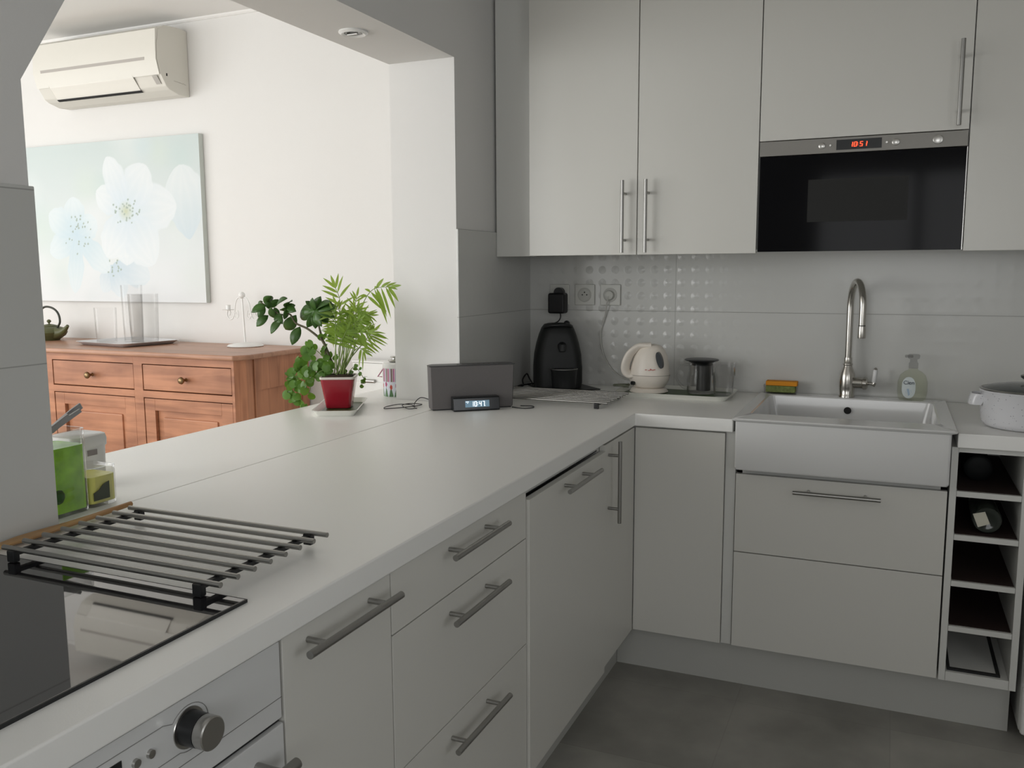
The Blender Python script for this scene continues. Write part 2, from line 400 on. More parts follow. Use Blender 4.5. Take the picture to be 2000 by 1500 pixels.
B().box(FX-TH-.02, FX-TH-.0015, -.9025, -.3055, .836, .8575).make('painted_gap_shade', SHADOWGAP, t)  # dark box, shade of the gap above the door put into colour
dr = leftfront('door', t, -.306, -.902, ZB-.008, .836, .006); handle(dr, (FX+.006, -.724, .815), (FX+.006, -.464, .815), OUT, inset=.06)
# corner unit with a folding door
t = thing('corner_cabinet', (-.2, .1, ZB), 'white corner base cabinet with folding door and vertical bar handle', 'cabinet')
B().prism([(-.56, -.3025), (FX-TH-.001, -.3025), (FX-TH-.001, FY+TH+.001), (.286, FY+TH+.001), (.286, .60), (-.56, .60)], 'z', ZB, .857).make('body', CARC, t)
dr = leftfront('door', t, .0185, -.3022, ZB, ZT); handle(dr, (FX, -.268, .610), (FX, -.268, .858), OUT)
B().box(FX+.0015, .285, FY, FY+TH, ZB+.001, ZT-.001, .0012).make('door', GLOSS, t, 40)
tag(B().box(.2875, .3185, FY+.010, FY+.04, ZB, .857).make('filler_strip', CARC), 'narrow recessed white filler strip between corner door and sink cabinet', 'filler strip')
# sink unit
SX0, SX1 = .3205, .9185
t = thing('sink_cabinet', (.62, .3, ZB), 'white sink cabinet with two plain drawers below the ceramic sink', 'cabinet')
b = B(); b.box(SX0, SX0+.018, FY+TH+.001, .6, ZB, .65); b.box(SX1-.018, SX1, FY+TH+.001, .6, ZB, .65); b.box(SX0+.018, SX1-.018, FY+TH+.001, .6, ZB, ZB+.018)
b.box(SX0+.018, SX1-.018, FY+TH+.001, FY+TH+.02, .47, .65)
b.box(SX0+.018, SX1-.018, FY+.022, FY+.05, .65, .735); b.make('body', CARC, t)
d1 = B().box(SX0+.001, SX1-.001, FY, FY+TH, .4745, .7255, .0012).make('drawer_front', GLOSS, t, 40)
handle(d1, (.497, FY, .689), (.743, FY, .689), (0, -.036, 0))
B().box(SX0+.001, SX1-.001, FY, FY+TH, ZB+.001, .4715, .0012).make('drawer_front', GLOSS, t, 40)
# open bottle rack
t = thing('bottle_rack', (1.03, .3, ZB), 'narrow open white bottle rack with five compartments under the worktop right of the sink', 'shelf unit')
bx0, bx1, by0, by1 = .922, 1.122, FY-.002, .60
b = B(); b.box(bx0, bx0+.018, by0, by1, ZB, .857, .001); b.box(bx1-.018, bx1, by0, by1, ZB, .857, .001)
b.box(bx0+.018, bx1-.018, by1-.008, by1, ZB, .857); b.box(bx0+.018, bx1-.018, by0, by1, .843, .857); b.make('body', CARC, t)
for z in (.722, .594, .456, .320): B().box(bx0+.0185, bx1-.0185, by0+.002, by1-.009, z-.009, z+.007, .0008).make('shelf', CARC, t)
B().box(bx0+.0185, bx1-.0185, by0+.001, by1-.009, ZB, .187, .0008).make('shelf', CARC, t)
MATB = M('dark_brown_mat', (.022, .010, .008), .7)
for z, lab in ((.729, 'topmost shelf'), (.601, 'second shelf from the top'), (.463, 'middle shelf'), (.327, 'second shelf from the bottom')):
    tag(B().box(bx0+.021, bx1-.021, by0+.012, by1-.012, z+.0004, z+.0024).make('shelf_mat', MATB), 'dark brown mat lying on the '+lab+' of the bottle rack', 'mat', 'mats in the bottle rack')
b = B(); zz = .1875; fx0, fx1, fy0, fy1 = .945, 1.083, .032, .38
b.box(fx0, fx1, fy0, fy0+.012, zz, zz+.006); b.box(fx0, fx1, fy1-.012, fy1, zz, zz+.006); b.box(fx0, fx0+.008, fy0+.012, fy1-.012, zz, zz+.006); b.box(fx1-.010, fx1, fy0+.012, fy1-.012, zz, zz+.006)
t2 = thing('flat_box', (1.014, .2, zz), 'flat white board with dark border lying in the lowest rack compartment', 'board')
b.make('border', SHADOWGAP, t2); B().box(fx0+.008, fx1-.010, fy0+.012, fy1-.012, zz, zz+.004).make('panel', CARC, t2)
# bottle lying in the second compartment, base towards the room
t = thing('bottle', (1.026, .1, .6035), 'dark bottle lying base-forward in the bottle rack with a pale price sticker', 'bottle')
DG = M('dark_bottle_glass', (.022, .028, .022), .12)
mm = Matrix.Rotation(-PI/2, 4, 'X')
B().lathe([(0, .004), (.018, .0035), (.024, 0), (.036, .001), (.0385, .006), (.0385, .20), (.034, .225), (.014, .265), (.0135, .32), (.0, .32)], (1.026, .055, .6425), 36, m=mm).make('glass_body', DG, t, 40)
B().prism([(.988, .659), (1.019, .668), (1.033, .634), (1.003, .621)], 'y', .0525, .0545).make('sticker', M('sticker_paper', (.62, .60, .50), .7), t)
t = thing('bottle', (1.01, .2, .7315), 'dark bottle barely visible at the back of the topmost rack compartment', 'bottle')
B().lathe([(0, .004), (.030, .001), (.0385, .006), (.0385, .20), (.034, .225), (.014, .265), (.0135, .31), (0, .31)], (1.005, .16, .7705), 32, m=mm).make('glass_body', M('black_bottle_glass', (.005, .006, .006), .5, spec=.2), t, 40)
# plinths
tag(B().box(-.094, -.08, -3.2, .0925, 0, ZB-.009).make('plinth', KICK), 'grey-white plinth board under the left run of cabinets', 'plinth')
tag(B().box(-.0795, 1.118, .094, .108, 0, ZB-.001).make('plinth', KICK), 'grey-white plinth board under the corner, sink cabinet and bottle rack', 'plinth')
# white appliance at the right edge
t = thing('washing_machine', (1.45, .3, 0), 'white free-standing appliance beside the bottle rack, cut by the right picture edge', 'appliance')
B().box(1.137, 1.73, .035, .60, .03, .84, .012, 3).make('body', WHITE, t, 40)
B().box(1.139, 1.728, .012, .034, .185, .838, .008, 3).make('door', WHITE, t, 40)
B().box(1.139, 1.728, .014, .034, .032, .178, .010, 3).make('kick_panel', WHITE, t, 40)
for x, y in ((1.19, .09), (1.68, .09), (1.19, .55), (1.68, .55)): B().cyl((x, y, 0), (x, y, .031), .02).make('foot', BLACK, t)

# oven under the hob
t = thing('oven', (-.3, -2.09, ZB), 'white built-in oven under the hob with steel-faced knob and small clock display', 'oven')
oy0, oy1 = -1.7915, -2.388
B().box(-.56, FX-.022, oy1, oy0, ZB, .857).make('body', CARC, t)
PAN = M('oven_panel_white', (.66, .665, .66), .18, coat=.3)
cp = B().box(FX-.021, FX, oy1+.002, oy0-.002, .7445, .8555, .0015).make('control_panel', PAN, t, 40)
b = B()
b.box(FX-.0002, FX+.0006, oy1+.002, oy0-.002, .7745, .7753); b.make('panel_line', M('panel_line_grey', (.20, .20, .19), .4), cp)
bz = [Vector((FX+.0004, -2.385, .8380))]+[Vector((FX+.0004, -2.005, .8380))]
for k in range(13):
    a = PI*.80-k*(PI*.80-PI*.08)/12*1.0
    bz.append(Vector((FX+.0004, -1.965+.032*math.cos(a), .8165+.0285*math.sin(a))))
for k in range(13):
    a = PI*.08-k*(PI*.75)/12
    bz.append(Vector((FX+.0004, -1.965+.032*math.cos(a), .8165+.0285*math.sin(a))))
bz += [Vector((FX+.0004, -2.0, .792)), Vector((FX+.0004, -2.385, .792))]
B().tube(bz, .0005, 6).make('fascia_outline', M('panel_line_grey2', (.25, .25, .24), .4), cp)
kn = B(); kn.tube([(FX, -1.965, .8165), (FX+.022, -1.965, .8165)], [.0215, .0205], 36); kn = kn.make('knob', BLACK, cp, 40)
B().tube([(FX+.022, -1.965, .8165), (FX+.0235, -1.965, .8165), (FX+.036, -1.965, .8165), (FX+.0375, -1.965, .8165)], [.0195, .0205, .0205, .019], 36).make('knob_cap', STEEL2, kn, 40)
B().tube([(FX+.0001, -1.965, .8165), (FX+.0012, -1.965, .8165)], [.0255, .0250], 40).make('knob_ring', STEEL2, cp, 40)
for y in (-2.026, -2.047): B().tube([(FX, y, .8155), (FX+.004, y, .8155)], [.0055, .005], 20).make('button', STEEL2, cp, 40)
sc = B().box(FX-.0005, FX+.001, -2.16, -2.066, .800, .829).make('display', BLACK, cp)
b = B(); seg7(b, '10:51', 0, 0, .010, .015, .002, 0)
for v in b.bm.verts: v.co = Vector((FX+.0015+v.co.y, -2.142+v.co.x, .806+v.co.z))
b.make('digits', M('white_blue_led', (.8, .85, 1), .5, emit=(.75, .8, 1), es=1.6), sc)
dr = B().box(FX-.021, FX+.002, oy1+.002, oy0-.002, ZB+.01, .7375, .002).make('oven_door', PAN, t, 40)
b = B(); b.tube([(FX+.045, oy1+.05, .702), (FX+.045, oy0-.03, .702)], .008, 16)
for y in (oy1+.08, oy0-.06): b.tube([(FX, y, .702), (FX+.045, y, .702)], .007, 12)
b.make('handle', STEEL, dr, 40)
B().box(FX-.021, FX-.006, oy1+.002, oy0-.002, .7378, .7442).make('door_gap_shade', SHADOWGAP, t)  # solid dark strip painted as the shade between panel and door

# induction hob
t = thing('induction_hob', (-.33, -2.08, .9), 'black glass hob with mirror-like surface set in the worktop beside the pier', 'hob')
B().box(-.588, -.065, -2.375, -1.789, .9002, .9052, .0012).make('glass_plate', HOBG, t, 40)
b = B(); b.box(-.0655, -.0635, -2.377, -1.787, .9001, .9048); b.box(-.588, -.0655, -1.789, -1.787, .9001, .9048); b.make('edge_trim', BLACK, t)

# ---------------------------------------------------------------- sink, tap
t = thing('sink', (.62, .3, .74), 'white ceramic apron-front sink set between the two worktops', 'sink')
x0, x1, yf_, yb_ = .3135, .9315, -.02, .612
zr = .9075
b = B(); bm = b.bm
def rr(x0, x1, y0, y1, r, z, n=6):
    out = []
    for cx, cy, a0 in ((x1-r, y1-r, 0), (x0+r, y1-r, PI/2), (x0+r, y0+r, PI), (x1-r, y0+r, 1.5*PI)):
        for k in range(n+1):
            a = a0+PI/2*k/n; out.append(Vector((cx+r*math.cos(a), cy+r*math.sin(a), z)))
    return out
outer = [rr(.3245, .9145, -.012, yb_-.01, .006, .7455), rr(.3205, .9185, -.016, yb_-.006, .008, .752), rr(.3205, .9185, -.016, yb_-.006, .008, .8990-.003),
         rr(.3130, .9255+.006, -.026, yb_, .009, .9012), rr(.3115, .9335, -.028, yb_, .010, .9050), rr(.3150, .930, -.024, yb_-.004, .010, .9085),
         rr(.349, .893, .082, .548, .018, .9085), rr(.353, .889, .086, .544, .020, .9045), rr(.366, .878, .098, .534, .035, .80),
         rr(.372, .872, .104, .528, .045, .712), rr(.395, .85, .125, .505, .05, .700)]
R_ = [[bm.verts.new(p) for p in q] for q in outer]; n_ = len(R_[0])
for k in range(len(R_)-1):
    for i in range(n_): bm.faces.new((R_[k][i], R_[k][(i+1) % n_], R_[k+1][(i+1) % n_], R_[k+1][i]))
bm.faces.new(R_[-1]); 
b.make('basin', CER, t, 35)
B().tube([(.62, .5375, .866), (.62, .533, .866)], [.0115, .0125], 24).make('overflow', SHADOWGAP, t, 40)
B().lathe([(.0, .001), (.04, .001), (.042, 0), (.04, .003), (.02, .001), (0, .001)], (.62, .31, .7005), 28).make('drain', STEEL2, t, 40)

t = thing('kitchen_tap', (.612, .585, .9088), 'brushed nickel kitchen tap with high curved spout and white-tipped side lever', 'tap')
cx, cy = .612, .585
B().lathe([(.027, 0), (.027, .004), (.0245, .008), (.0265, .03), (.0275, .06), (.0245, .085), (.0165, .105), (.0150, .112), (.0172, .114), (.0172, .118), (.0145, .121), (.0135, .14), (.0, .14)], (cx, cy, .9088), 36).make('body', NICK, t, 50)
pts = [(cx, cy, 1.045), (cx, cy, 1.22)]
ar = Vector((.31, -.95, 0)).normalized(); rad = .072
for k in range(0, 17):
    a = PI-k*PI/16*1.0; c = Vector((cx, cy, 1.232))+ar*rad
    pts.append(tuple(c+ar*rad*math.cos(a)+Vector((0, 0, rad*math.sin(a)*1.18))))
e = Vector(pts[-1]); pts.append(tuple(e+Vector((0, 0, -.060))))
B().tube(pts, [.0115]*len(pts), 20).make('spout', NICK, t, 50)
e2 = e+Vector((0, 0, -.060))
B().tube([e2, e2-Vector((0, 0, .003))], .0118, 20).make('spout_ring', BLACK, t, 50)
B().tube([e2-Vector((0, 0, .003)), e2-Vector((0, 0, .006)), e2-Vector((0, 0, .04)), e2-Vector((0, 0, .044))], [.0120, .0125, .0138, .0132], 20).make('spray_head', NICK, t, 50)
lz = .960
B().tube([(cx+.015, cy, lz), (cx+.052, cy-.006, lz), (cx+.056, cy-.007, lz), (cx+.066, cy-.009, lz), (cx+.070, cy-.009, lz)], [.0195, .019, .0225, .021, .013], 24).make('valve_housing', NICK, t, 50)
lv = B().tube([(cx+.068, cy-.009, lz), (cx+.082, cy-.011, lz), (cx+.088, cy-.012, lz-.004), (cx+.090, cy-.012, lz+.004)], [.006, .007, .008, .007], 16).make('lever', NICK, t, 50)
B().tube([(cx+.089, cy-.012, lz+.004), (cx+.0885, cy-.012, lz+.008), (cx+.092, cy-.012, lz+.046), (cx+.0925, cy-.012, lz+.050)], [.006, .0075, .008, .006], 18).make('lever_grip', CER, lv, 50)
B().lathe([(0, .0), (.006, 0), (.0065, .004), (0, .009)], (cx+.0925, cy-.012, lz+.0495), 16).make('grip_cap', NICK, lv, 50)

# ---------------------------------------------------------------- wall units and microwave
UY, UZ = .239, 1.4125
UX0, UX1, UX2, UX3 = -.4685, -.0685, .3315, .9315
def upper(name, xa, xb, z0, label):
    t = thing(name, ((xa+xb)/2, .45, z0), label, 'cabinet', 'white wall cabinets'); b = B()
    b.box(xa+.0005, xb-.0005, UY+TH+.0015, YB-.011, z0, 2.4); b.make('body', CARC, t); return t
def udoor(t, xa, xb, z0):
    return B().box(xa+.0015, xb-.0015, UY, UY+TH, z0, 2.398, .0012).make('door', GLOSS, t, 40)
OY = (0, -.038, 0)
t = upper('wall_cabinet', UX0, UX1, UZ+.012, 'white wall cabinet, leftmost of the row, above the coffee machine')
dr = udoor(t, UX0, UX1, UZ); B().prism([(XW+.0105, UZ), (UX0-.001, UZ), (UX0-.001, 2.4), (XW+.0105, 2.4)], 'y', .30, .32).make('filler_panel', CARC, t)
handle(dr, (-.111, UY, 1.419), (-.111, UY, 1.662), OY, .0062)
t = upper('wall_cabinet', UX1, UX2, UZ+.012, 'white wall cabinet between the leftmost one and the microwave')
dr = udoor(t, UX1, UX2, UZ); handle(dr, (-.030, UY, 1.419), (-.030, UY, 1.662), OY, .0062)
t = upper('wall_cabinet', UX2, UX3, 1.80, 'white wall cabinet with a lift door above the microwave')
dr = udoor(t, UX2, UX3, 1.7665); handle(dr, (.900, UY, 1.774), (.900, UY, 2.016), OY, .0062)
b = B(); b.box(UX2+.0005, UX2+.017, UY+TH+.0015, YB-.011, UZ+.012, 1.7995); b.box(UX3-.017, UX3-.0005, UY+TH+.0015, YB-.011, UZ+.012, 1.7995); b.box(UX2+.017, UX3-.017, UY+TH+.0015, YB-.011, UZ+.012, UZ+.03)
b.make('microwave_housing', CARC, t)
t = upper('wall_cabinet', UX3, UX3+.6, UZ+.012, 'white wall cabinet at the right picture edge, right of the microwave')
udoor(t, UX3, UX3+.6, UZ)
t = thing('microwave', (.6315, .45, UZ+.031), 'built-in black glass microwave with steel control strip and red clock', 'microwave')
B().box(UX2+.019, UX3-.019, UY+.022, .60, UZ+.032, 1.762).make('body', BLACK, t)
B().box(UX2+.004, UX3-.004, UY, UY+.021, UZ+.004, 1.7165, .001).make('door', BGLASS, t, 40)
B().box(.4855, .7755, UY-.0007, UY+.001, 1.508, 1.6395).make('window', M('mw_window', (.030, .030, .029), .4, spec=.1), t)
B().box(UX3-.0038, UX3-.0018, UY, UY+.02, UZ+.004, 1.7165).make('side_trim', STEEL2, t)
cp = B().box(UX2+.0025, UX3-.0025, UY-.001, UY+.021, 1.7185, 1.764, .001).make('control_strip', M('mw_steel', (.27, .26, .24), .5, metal=.7), t, 40)
sc = B().box(.5645, .6945, UY-.002, UY, 1.7265, 1.757).make('display', BLACK, cp)
b = B(); seg7(b, '10:51', .6035, 1.7350, .0066, .0130, .0015, UY-.0025, .18); b.make('digits', M('red_led', (1, .05, .02), .5, emit=(1, .06, .02), es=3.0), sc)
KN = M('knob_steel', (.62, .61, .58), .3, metal=1)
for x, r in ((.522, .0095), (.547, .0035), (.7085, .0035), (.734, .0105), (.849, .0135)):
    B().tube([(x, UY-.001, 1.7415), (x, UY-.004, 1.7415), (x, UY-.005, 1.7415)], [r, r, r*.85], 28).make('button', KN, cp, 40)

# ---------------------------------------------------------------- dining room: air conditioner, canvas, sideboard
# group scaled uniformly about the camera position; before scaling the dining wall is at y = 1.3 and the floor at z = -.265
CAM_K, CAM_OFF, YD, FL = .837, Vector((.1218, -.4440, .2217)), 1.3, -.265
t = thing('air_conditioner', (-3.47, YD, 2.36), 'cream wall-mounted air conditioner high on the dining wall above the canvas', 'air conditioner')
ax0, ax1 = -3.965, -3.005
prof = [(YD, 2.355), (YD, 2.715), (YD-.055, 2.722), (YD-.17, 2.712), (YD-.215, 2.685), (YD-.232, 2.60), (YD-.235, 2.52), (YD-.215, 2.445), (YD-.175, 2.385), (YD-.15, 2.370), (YD-.08, 2.352)]
B().prism(prof, 'x', ax0, ax1, .006, 2).make('casing', ACW, t, 35)
fp = B(); fp.prism([(YD-.236, 2.70-.02), (YD-.241, 2.60), (YD-.243, 2.52), (YD-.222, 2.44), (YD-.219, 2.446), (YD-.2375, 2.52), (YD-.234, 2.60), (YD-.214, 2.69)], 'x', ax0+.003, ax1-.003)
fp.make('front_panel', ACW, t, 35)
B().prism([(YD-.2435, 2.519), (YD-.2445, 2.535), (YD-.2415, 2.535), (YD-.2405, 2.519)], 'x', -3.90, -3.09).make('indicator_strip', M('ac_strip_grey', (.42, .39, .36), .4), t)
B().prism([(YD-.2205, 2.436), (YD-.2235, 2.441), (YD-.172, 2.376), (YD-.168, 2.374)], 'x', -3.86, -3.20, .001).make('louvre', M('louvre_white', (.80, .78, .72), .3), t)
B().prism([(YD-.1745, 2.3765), (YD-.1765, 2.3775), (YD-.168, 2.3705), (YD-.158, 2.3685)], 'x', -3.86, -3.195).make('louvre_gap_shade', SHADOWGAP, t)  # dark sliver in place of the shade below the louvre
B().prism([(YD-.2185, 2.436), (YD-.2205, 2.437), (YD-.188, 2.397), (YD-.186, 2.397)], 'x', -3.065, -3.030).make('sensor_window', M('sensor_grey', (.45, .43, .40), .4), t)
B().box(ax1-.0005, ax1+.0006, YD-.175, YD-.165, 2.44, 2.455).make('side_mark', SHADOWGAP, t)
b = B()
for k in range(1, 5): b.tube([(ax1+.0008, YD-.14+.022*k, 2.425-.001*k), (ax1+.0008, YD-.14+.022*(k+1), 2.424-.002*k)], .0012, 6)
b.make('side_latch_line', M('latch_line', (.45, .43, .38), .5), t)

# canvas with pale blossoms, painted in vertex colours
CW0, CW1, CZ0, CZ1 = -4.40, -2.925, 1.182, 2.145
def mixc(a, b, t): t = max(0, min(1, t)); return tuple(a[i]*(1-t)+b[i]*t for i in range(3))
random.seed(11)
def petal(u, v, cx, cz, ang, ln, wd):
    """signed soft coverage of an ovate petal rooted at cx,cz"""
    dx, dz = (u-cx)*1.53, v-cz
    a = dx*math.cos(ang)+dz*math.sin(ang); c = -dx*math.sin(ang)+dz*math.cos(ang)
    s_ = a/ln
    if s_ < 0 or s_ > 1.02: return 0, 0
    wv = wd*(math.sin(PI*min(1, max(0, s_))**1.25))**.6*(1+.05*math.sin(s_*19+c*60))
    if wv <= 0: return 0, 0
    e = abs(c)/wv
    return max(0, min(1, (1-e)*9)), e
PET = []
cu, cv = .70, .56
def U(px, py): return ((px-(-5))/393.0, (592-py+ (px-400)*-.035)/ (592-265+(388-px)*-.0))
# main blossom centre at photo proportions: (.635,.565); second at (.36,.45); third at (.56,.17)
for ang, ln, wd in ((111, .36, .095), (54, .33, .135), (152, .27, .10), (238, .34, .12), (302, .40, .15), (268, .34, .12), (2, .42, .15)):
    PET.append((.597, .57, math.radians(ang), ln, wd, (.84, .88, .90)))
for ang, ln, wd in ((25, .2, .09), (95, .24, .1), (150, .28, .1), (262, .38, .075), (318, .36, .085), (205, .28, .09)):
    PET.append((.315, .43, math.radians(ang), ln, wd, (.74, .83, .86)))
for ang, ln, wd in ((290, .22, .08), (240, .2, .07), (345, .32, .10)):
    PET.append((.51, .235, math.radians(ang), ln, wd, (.72, .79, .83)))
PET.append((.93, .38, math.radians(95), .45, .17, (.80, .85, .86)))
DOTS = []
for cx, cz, n, r0, r1 in ((.597, .57, 34, .02, .12), (.315, .43, 30, .03, .13), (.52, .21, 12, .02, .07)):
    for k in range(n):
        a = random.uniform(0, 2*PI); r = random.uniform(r0, r1); DOTS.append((cx+r*math.cos(a)/1.53, cz+r*math.sin(a)))
BL = [(random.random(), random.random(), random.uniform(.08, .25), random.choice([(.62, .74, .72), (.66, .76, .78), (.80, .85, .84), (.70, .79, .72), (.84, .87, .88)])) for _ in range(26)]
def canvas(u, v):
    c = mixc((.82, .85, .86), (.66, .74, .73), (v-.15)*1.25)
    for bx, bz, r, col in BL:
        d = math.hypot((u-bx)*1.53, v-bz)/r
        if d < 1: c = mixc(c, col, (1-d*d)**2*.55)
    if v < .33: c = mixc(c, (.84, .85, .86), (.33-v)*2.4)
    for cx, cz, ang, ln, wd, col in reversed(PET):
        m_, e = petal(u, v, cx, cz, ang, ln, wd)
        if m_ > 0:
            a = ((u-cx)*1.53*math.cos(ang)+(v-cz)*math.sin(ang))/ln
            c2 = mixc((col[0]*.86, col[1]*.92, col[2]*.97), col, a*1.3); c2 = mixc(c2, (.88, .91, .92), (a-.4)*.8)
            c2 = mixc(c2, (c2[0]*.93, c2[1]*.96, c2[2]*.97), abs(math.sin(e*7+a*3))*.4)
            c = mixc(c, c2, m_*.9)
    d = math.hypot((u-.60)*1.53, v-.565)
    if d < .07: c = mixc(c, (.60, .63, .38), (1-d/.07)*.8)
    for dx, dz in DOTS:
        if abs(u-dx) < .006 and math.hypot((u-dx)*1.53, v-dz) < .0065: c = (.42, .50, .44)
    return tuple(k*.87 for k in c)
t = thing('canvas_print', ((CW0+CW1)/2, YD, CZ0), 'large frameless canvas of pale blue-white blossoms on the dining wall', 'picture')
B().box(CW0, CW1, YD-.036, YD-.002, CZ0, CZ1).make('stretcher', M('canvas_edge', (.60, .64, .60), .7), t)
painted('printed_face', 1, 1, 330, 216, canvas, lambda u, v: (CW0+(CW1-CW0)*u, YD-.0365, CZ0+(CZ1-CZ0)*v), vcolmat('canvas_paint', .7), t)

# sideboard
SBX0, SBX1, SBY, SBZ = -4.31, -2.24, .726, .9464
t = thing('sideboard', ((SBX0+SBX1)/2, 1.0, FL), 'reddish-brown antique wooden sideboard with drawers and panelled doors against the dining wall', 'sideboard')
def cant(x0, x1, y0, y1, c): return [(x0, y1), (x0, y0+c), (x0+c*.6, y0), (x1-c*.6, y0), (x1, y0+c), (x1, y1)]
B().prism(cant(SBX0-.035, SBX1+.035, SBY-.035, YD-.003, .075), 'z', .9195, SBZ, .008, 3).make('top', PINETOP, t, 40)
b = B()
b.box(SBX0+.012, SBX1-.012, SBY+.066, YD-.02, -.15, .918)        # carcass core set back behind the front frame
b.box(-2.955, -2.893, SBY, SBY+.064, -.17, .918, .001)            # centre stile
b.box(-3.627, -3.565, SBY, SBY+.064, -.17, .918, .001); b.box(-4.28, -4.23, SBY, SBY+.064, -.17, .918, .001); b.box(-2.292, -2.275, SBY, SBY+.064, -.17, .918, .001)
for xa, xb in ((-4.23, -3.627), (-3.565, -2.955), (-2.893, -2.292)):
    b.box(xa, xb, SBY, SBY+.064, .880, .918); b.box(xa, xb, SBY, SBY+.064, .700, .736); b.box(xa, xb, SBY, SBY+.064, -.17, -.12)
b.make('case', PINE, t)
for x, sg in ((-2.2505, 1), (-4.2995, -1)):
    B().prism([(x-.024*sg, SBY), (x-.024*sg, SBY+.10), (x+.014*sg, SBY+.10), (x+.014*sg, SBY+.048)], 'z', -.2, .918, .002).make('corner_post', PINEV, t)
B().box(SBX1-.0115, SBX1+.0005, SBY+.102, YD-.02, -.15, .918).make('side_panel', PINEV, t)
b = B(); b.box(SBX1+.0006, SBX1+.010, SBY+.102, YD-.02, .755, .918); b.box(SBX1+.0006, SBX1+.010, SBY+.102, SBY+.15, -.15, .755); b.box(SBX1+.0006, SBX1+.010, YD-.08, YD-.02, -.15, .755)
b.make('side_frame', PINEV, t)
for xa, xb in ((-4.23, -3.627), (-3.565, -2.955), (-2.893, -2.292)):
    dr = B().box(xa+.004, xb-.003, SBY+.001, SBY+.06, .741, .8755, .004).make('drawer', PINE, t, 40)
    B().lathe([(.010, 0), (.007, .007), (.0065, .016), (.015, .026), (.019, .034), (.016, .042), (.008, .046), (0, .0465)], ((xa+xb)/2, SBY+.001, .806), 24, m=Matrix.Rotation(PI/2, 4, 'X')).make('knob', BRASS, dr, 50)
    b = B(); b.box(xa+.004, xa+.075, SBY+.002, SBY+.055, -.115, .695, .002); b.box(xb-.075, xb-.003, SBY+.002, SBY+.055, -.115, .695, .002)
    b.box(xa+.075, xb-.075, SBY+.002, SBY+.055, .632, .695, .002); b.box(xa+.075, xb-.075, SBY+.002, SBY+.055, -.115, -.03, .002)
    dd = b.make('door', PINE, t)
    pp = [(xa+.08, -.02), (xb-.08, -.02), (xb-.08, .627), (xa+.08, .627)]
    b = B(); b.box(xa+.078, xb-.078, SBY+.022, SBY+.05, -.03, .632); b.box(xa+.115, xb-.115, SBY+.012, SBY+.03, .01, .595, .008, 2)
    b.make('door_panel', PINE, dd, 40)
for x in (SBX0+.06, SBX1-.06):
    for y in (SBY+.13, YD-.08): B().tube([(x, y, FL), (x, y, -.15)], [.022, .032], 16).make('foot', PINEV, t, 50)

# things on the sideboard
t = thing('teapot', (-4.0, 1.1, SBZ), 'olive green cast-iron teapot with hoop handle at the left end of the sideboard', 'teapot')
OL = M('olive_cast_iron', (.085, .09, .035), .42, bump=.5, bscale=160)

tx, ty, tz = -4.035, 1.10, SBZ
B().lathe([(.0, .0), (.055, .0), (.058, .006), (.090, .030), (.101, .050), (.094, .062), (.075, .078), (.052, .086), (.0, .086)], (tx, ty, tz), 40).make('pot_body', OL, t, 50)
B().lathe([(.053, .0), (.050, .004), (.02, .012), (.005, .014), (.005, .020), (.012, .026), (.013, .032), (.008, .040), (0, .042)], (tx, ty, tz+.0865), 28).make('lid', OL, t, 50)
B().tube(smoothpath([(tx+.070, ty-.01, tz+.046), (tx+.118, ty-.015, tz+.052), (tx+.155, ty-.018, tz+.070), (tx+.185, ty-.02, tz+.094)]), [.036-.0145*min(1, k/8)-.0125*max(0, (k-8)/16) for k in range(25)], 14).make('spout', OL, t, 50)
B().tube(smoothpath([(tx+.070, ty, tz+.078), (tx+.095, ty, tz+.115), (tx+.085, ty, tz+.165), (tx+.04, ty, tz+.198), (tx-.03, ty, tz+.204), (tx-.085, ty, tz+.165), (tx-.095, ty, tz+.115), (tx-.07, ty, tz+.078)]), .0065, 10).make('hoop_handle', M('dark_iron', (.03, .032, .022), .45), t, 50)

t = thing('serving_tray', (-3.33, 1.05, SBZ), 'shallow square pale metal tray standing on the sideboard under three glass vases', 'tray', rotz=math.radians(-9), local=True)
def tray(t, hx, hy, h, fl, th, mo, mi, r=.02, ch=0):
    """tray with flared rim; outer shell and inner lining"""
    b = B(); S_ = []
    for k, (ex, z) in enumerate(((0, 0), (fl*.8, h*.85), (fl, h), (fl-th, h), (fl*.75-th, h*.8), (-th, th*1.2))):
        S_.append(rr(-hx-ex, hx+ex, -hy-ex, hy+ex, r+max(0, ex), z, 4))
    b.loft(S_); o = b.make('tray_shell', mo, t, 40)
    b = B(); b.loft([rr(-hx+th+.0005, hx-th-.0005, -hy+th+.0005, hy-th-.0005, r*.8, th*1.2+.0003, 4), rr(-hx+th+.0005, hx-th-.0005, -hy+th+.0005, hy-th-.0005, r*.8, th*1.2+.0009, 4)])
    if mi: b.make('tray_lining', mi, t, 40)
    else: b.bm.free()
TRM = M('pale_metal_tray', (.72, .72, .74), .3)
tray(t, .195, .160, .022, .040, .003, TRM, TRM, .01)
def vase(x, y, z, r, h, label, name='glass_vase', flare=1.06, mat=CLEAR):
    t = tag(B().lathe([(0, 0), (r*.9, 0), (r*.94, .002), (r, h*.3), (r*flare, h), (r*flare-.0018, h), (r-.0022, h*.3), (r*.9, .008), (0, .008)], (x, y, z), 40).make(name, mat, None, 50), label, 'vase', 'glass vases on the tray'); return t
vase(-3.475, 1.03, SBZ+.0054, .058, .205, 'shortest clear glass vase on the sideboard tray, nearest the teapot')
vase(-3.388, 1.15, SBZ+.0054, .056, .335, 'tallest clear glass vase, in the middle of the sideboard tray')
vase(-3.228, 1.08, SBZ+.0054, .078, .285, 'widest clear glass vase on the sideboard tray, nearest the candelabra')

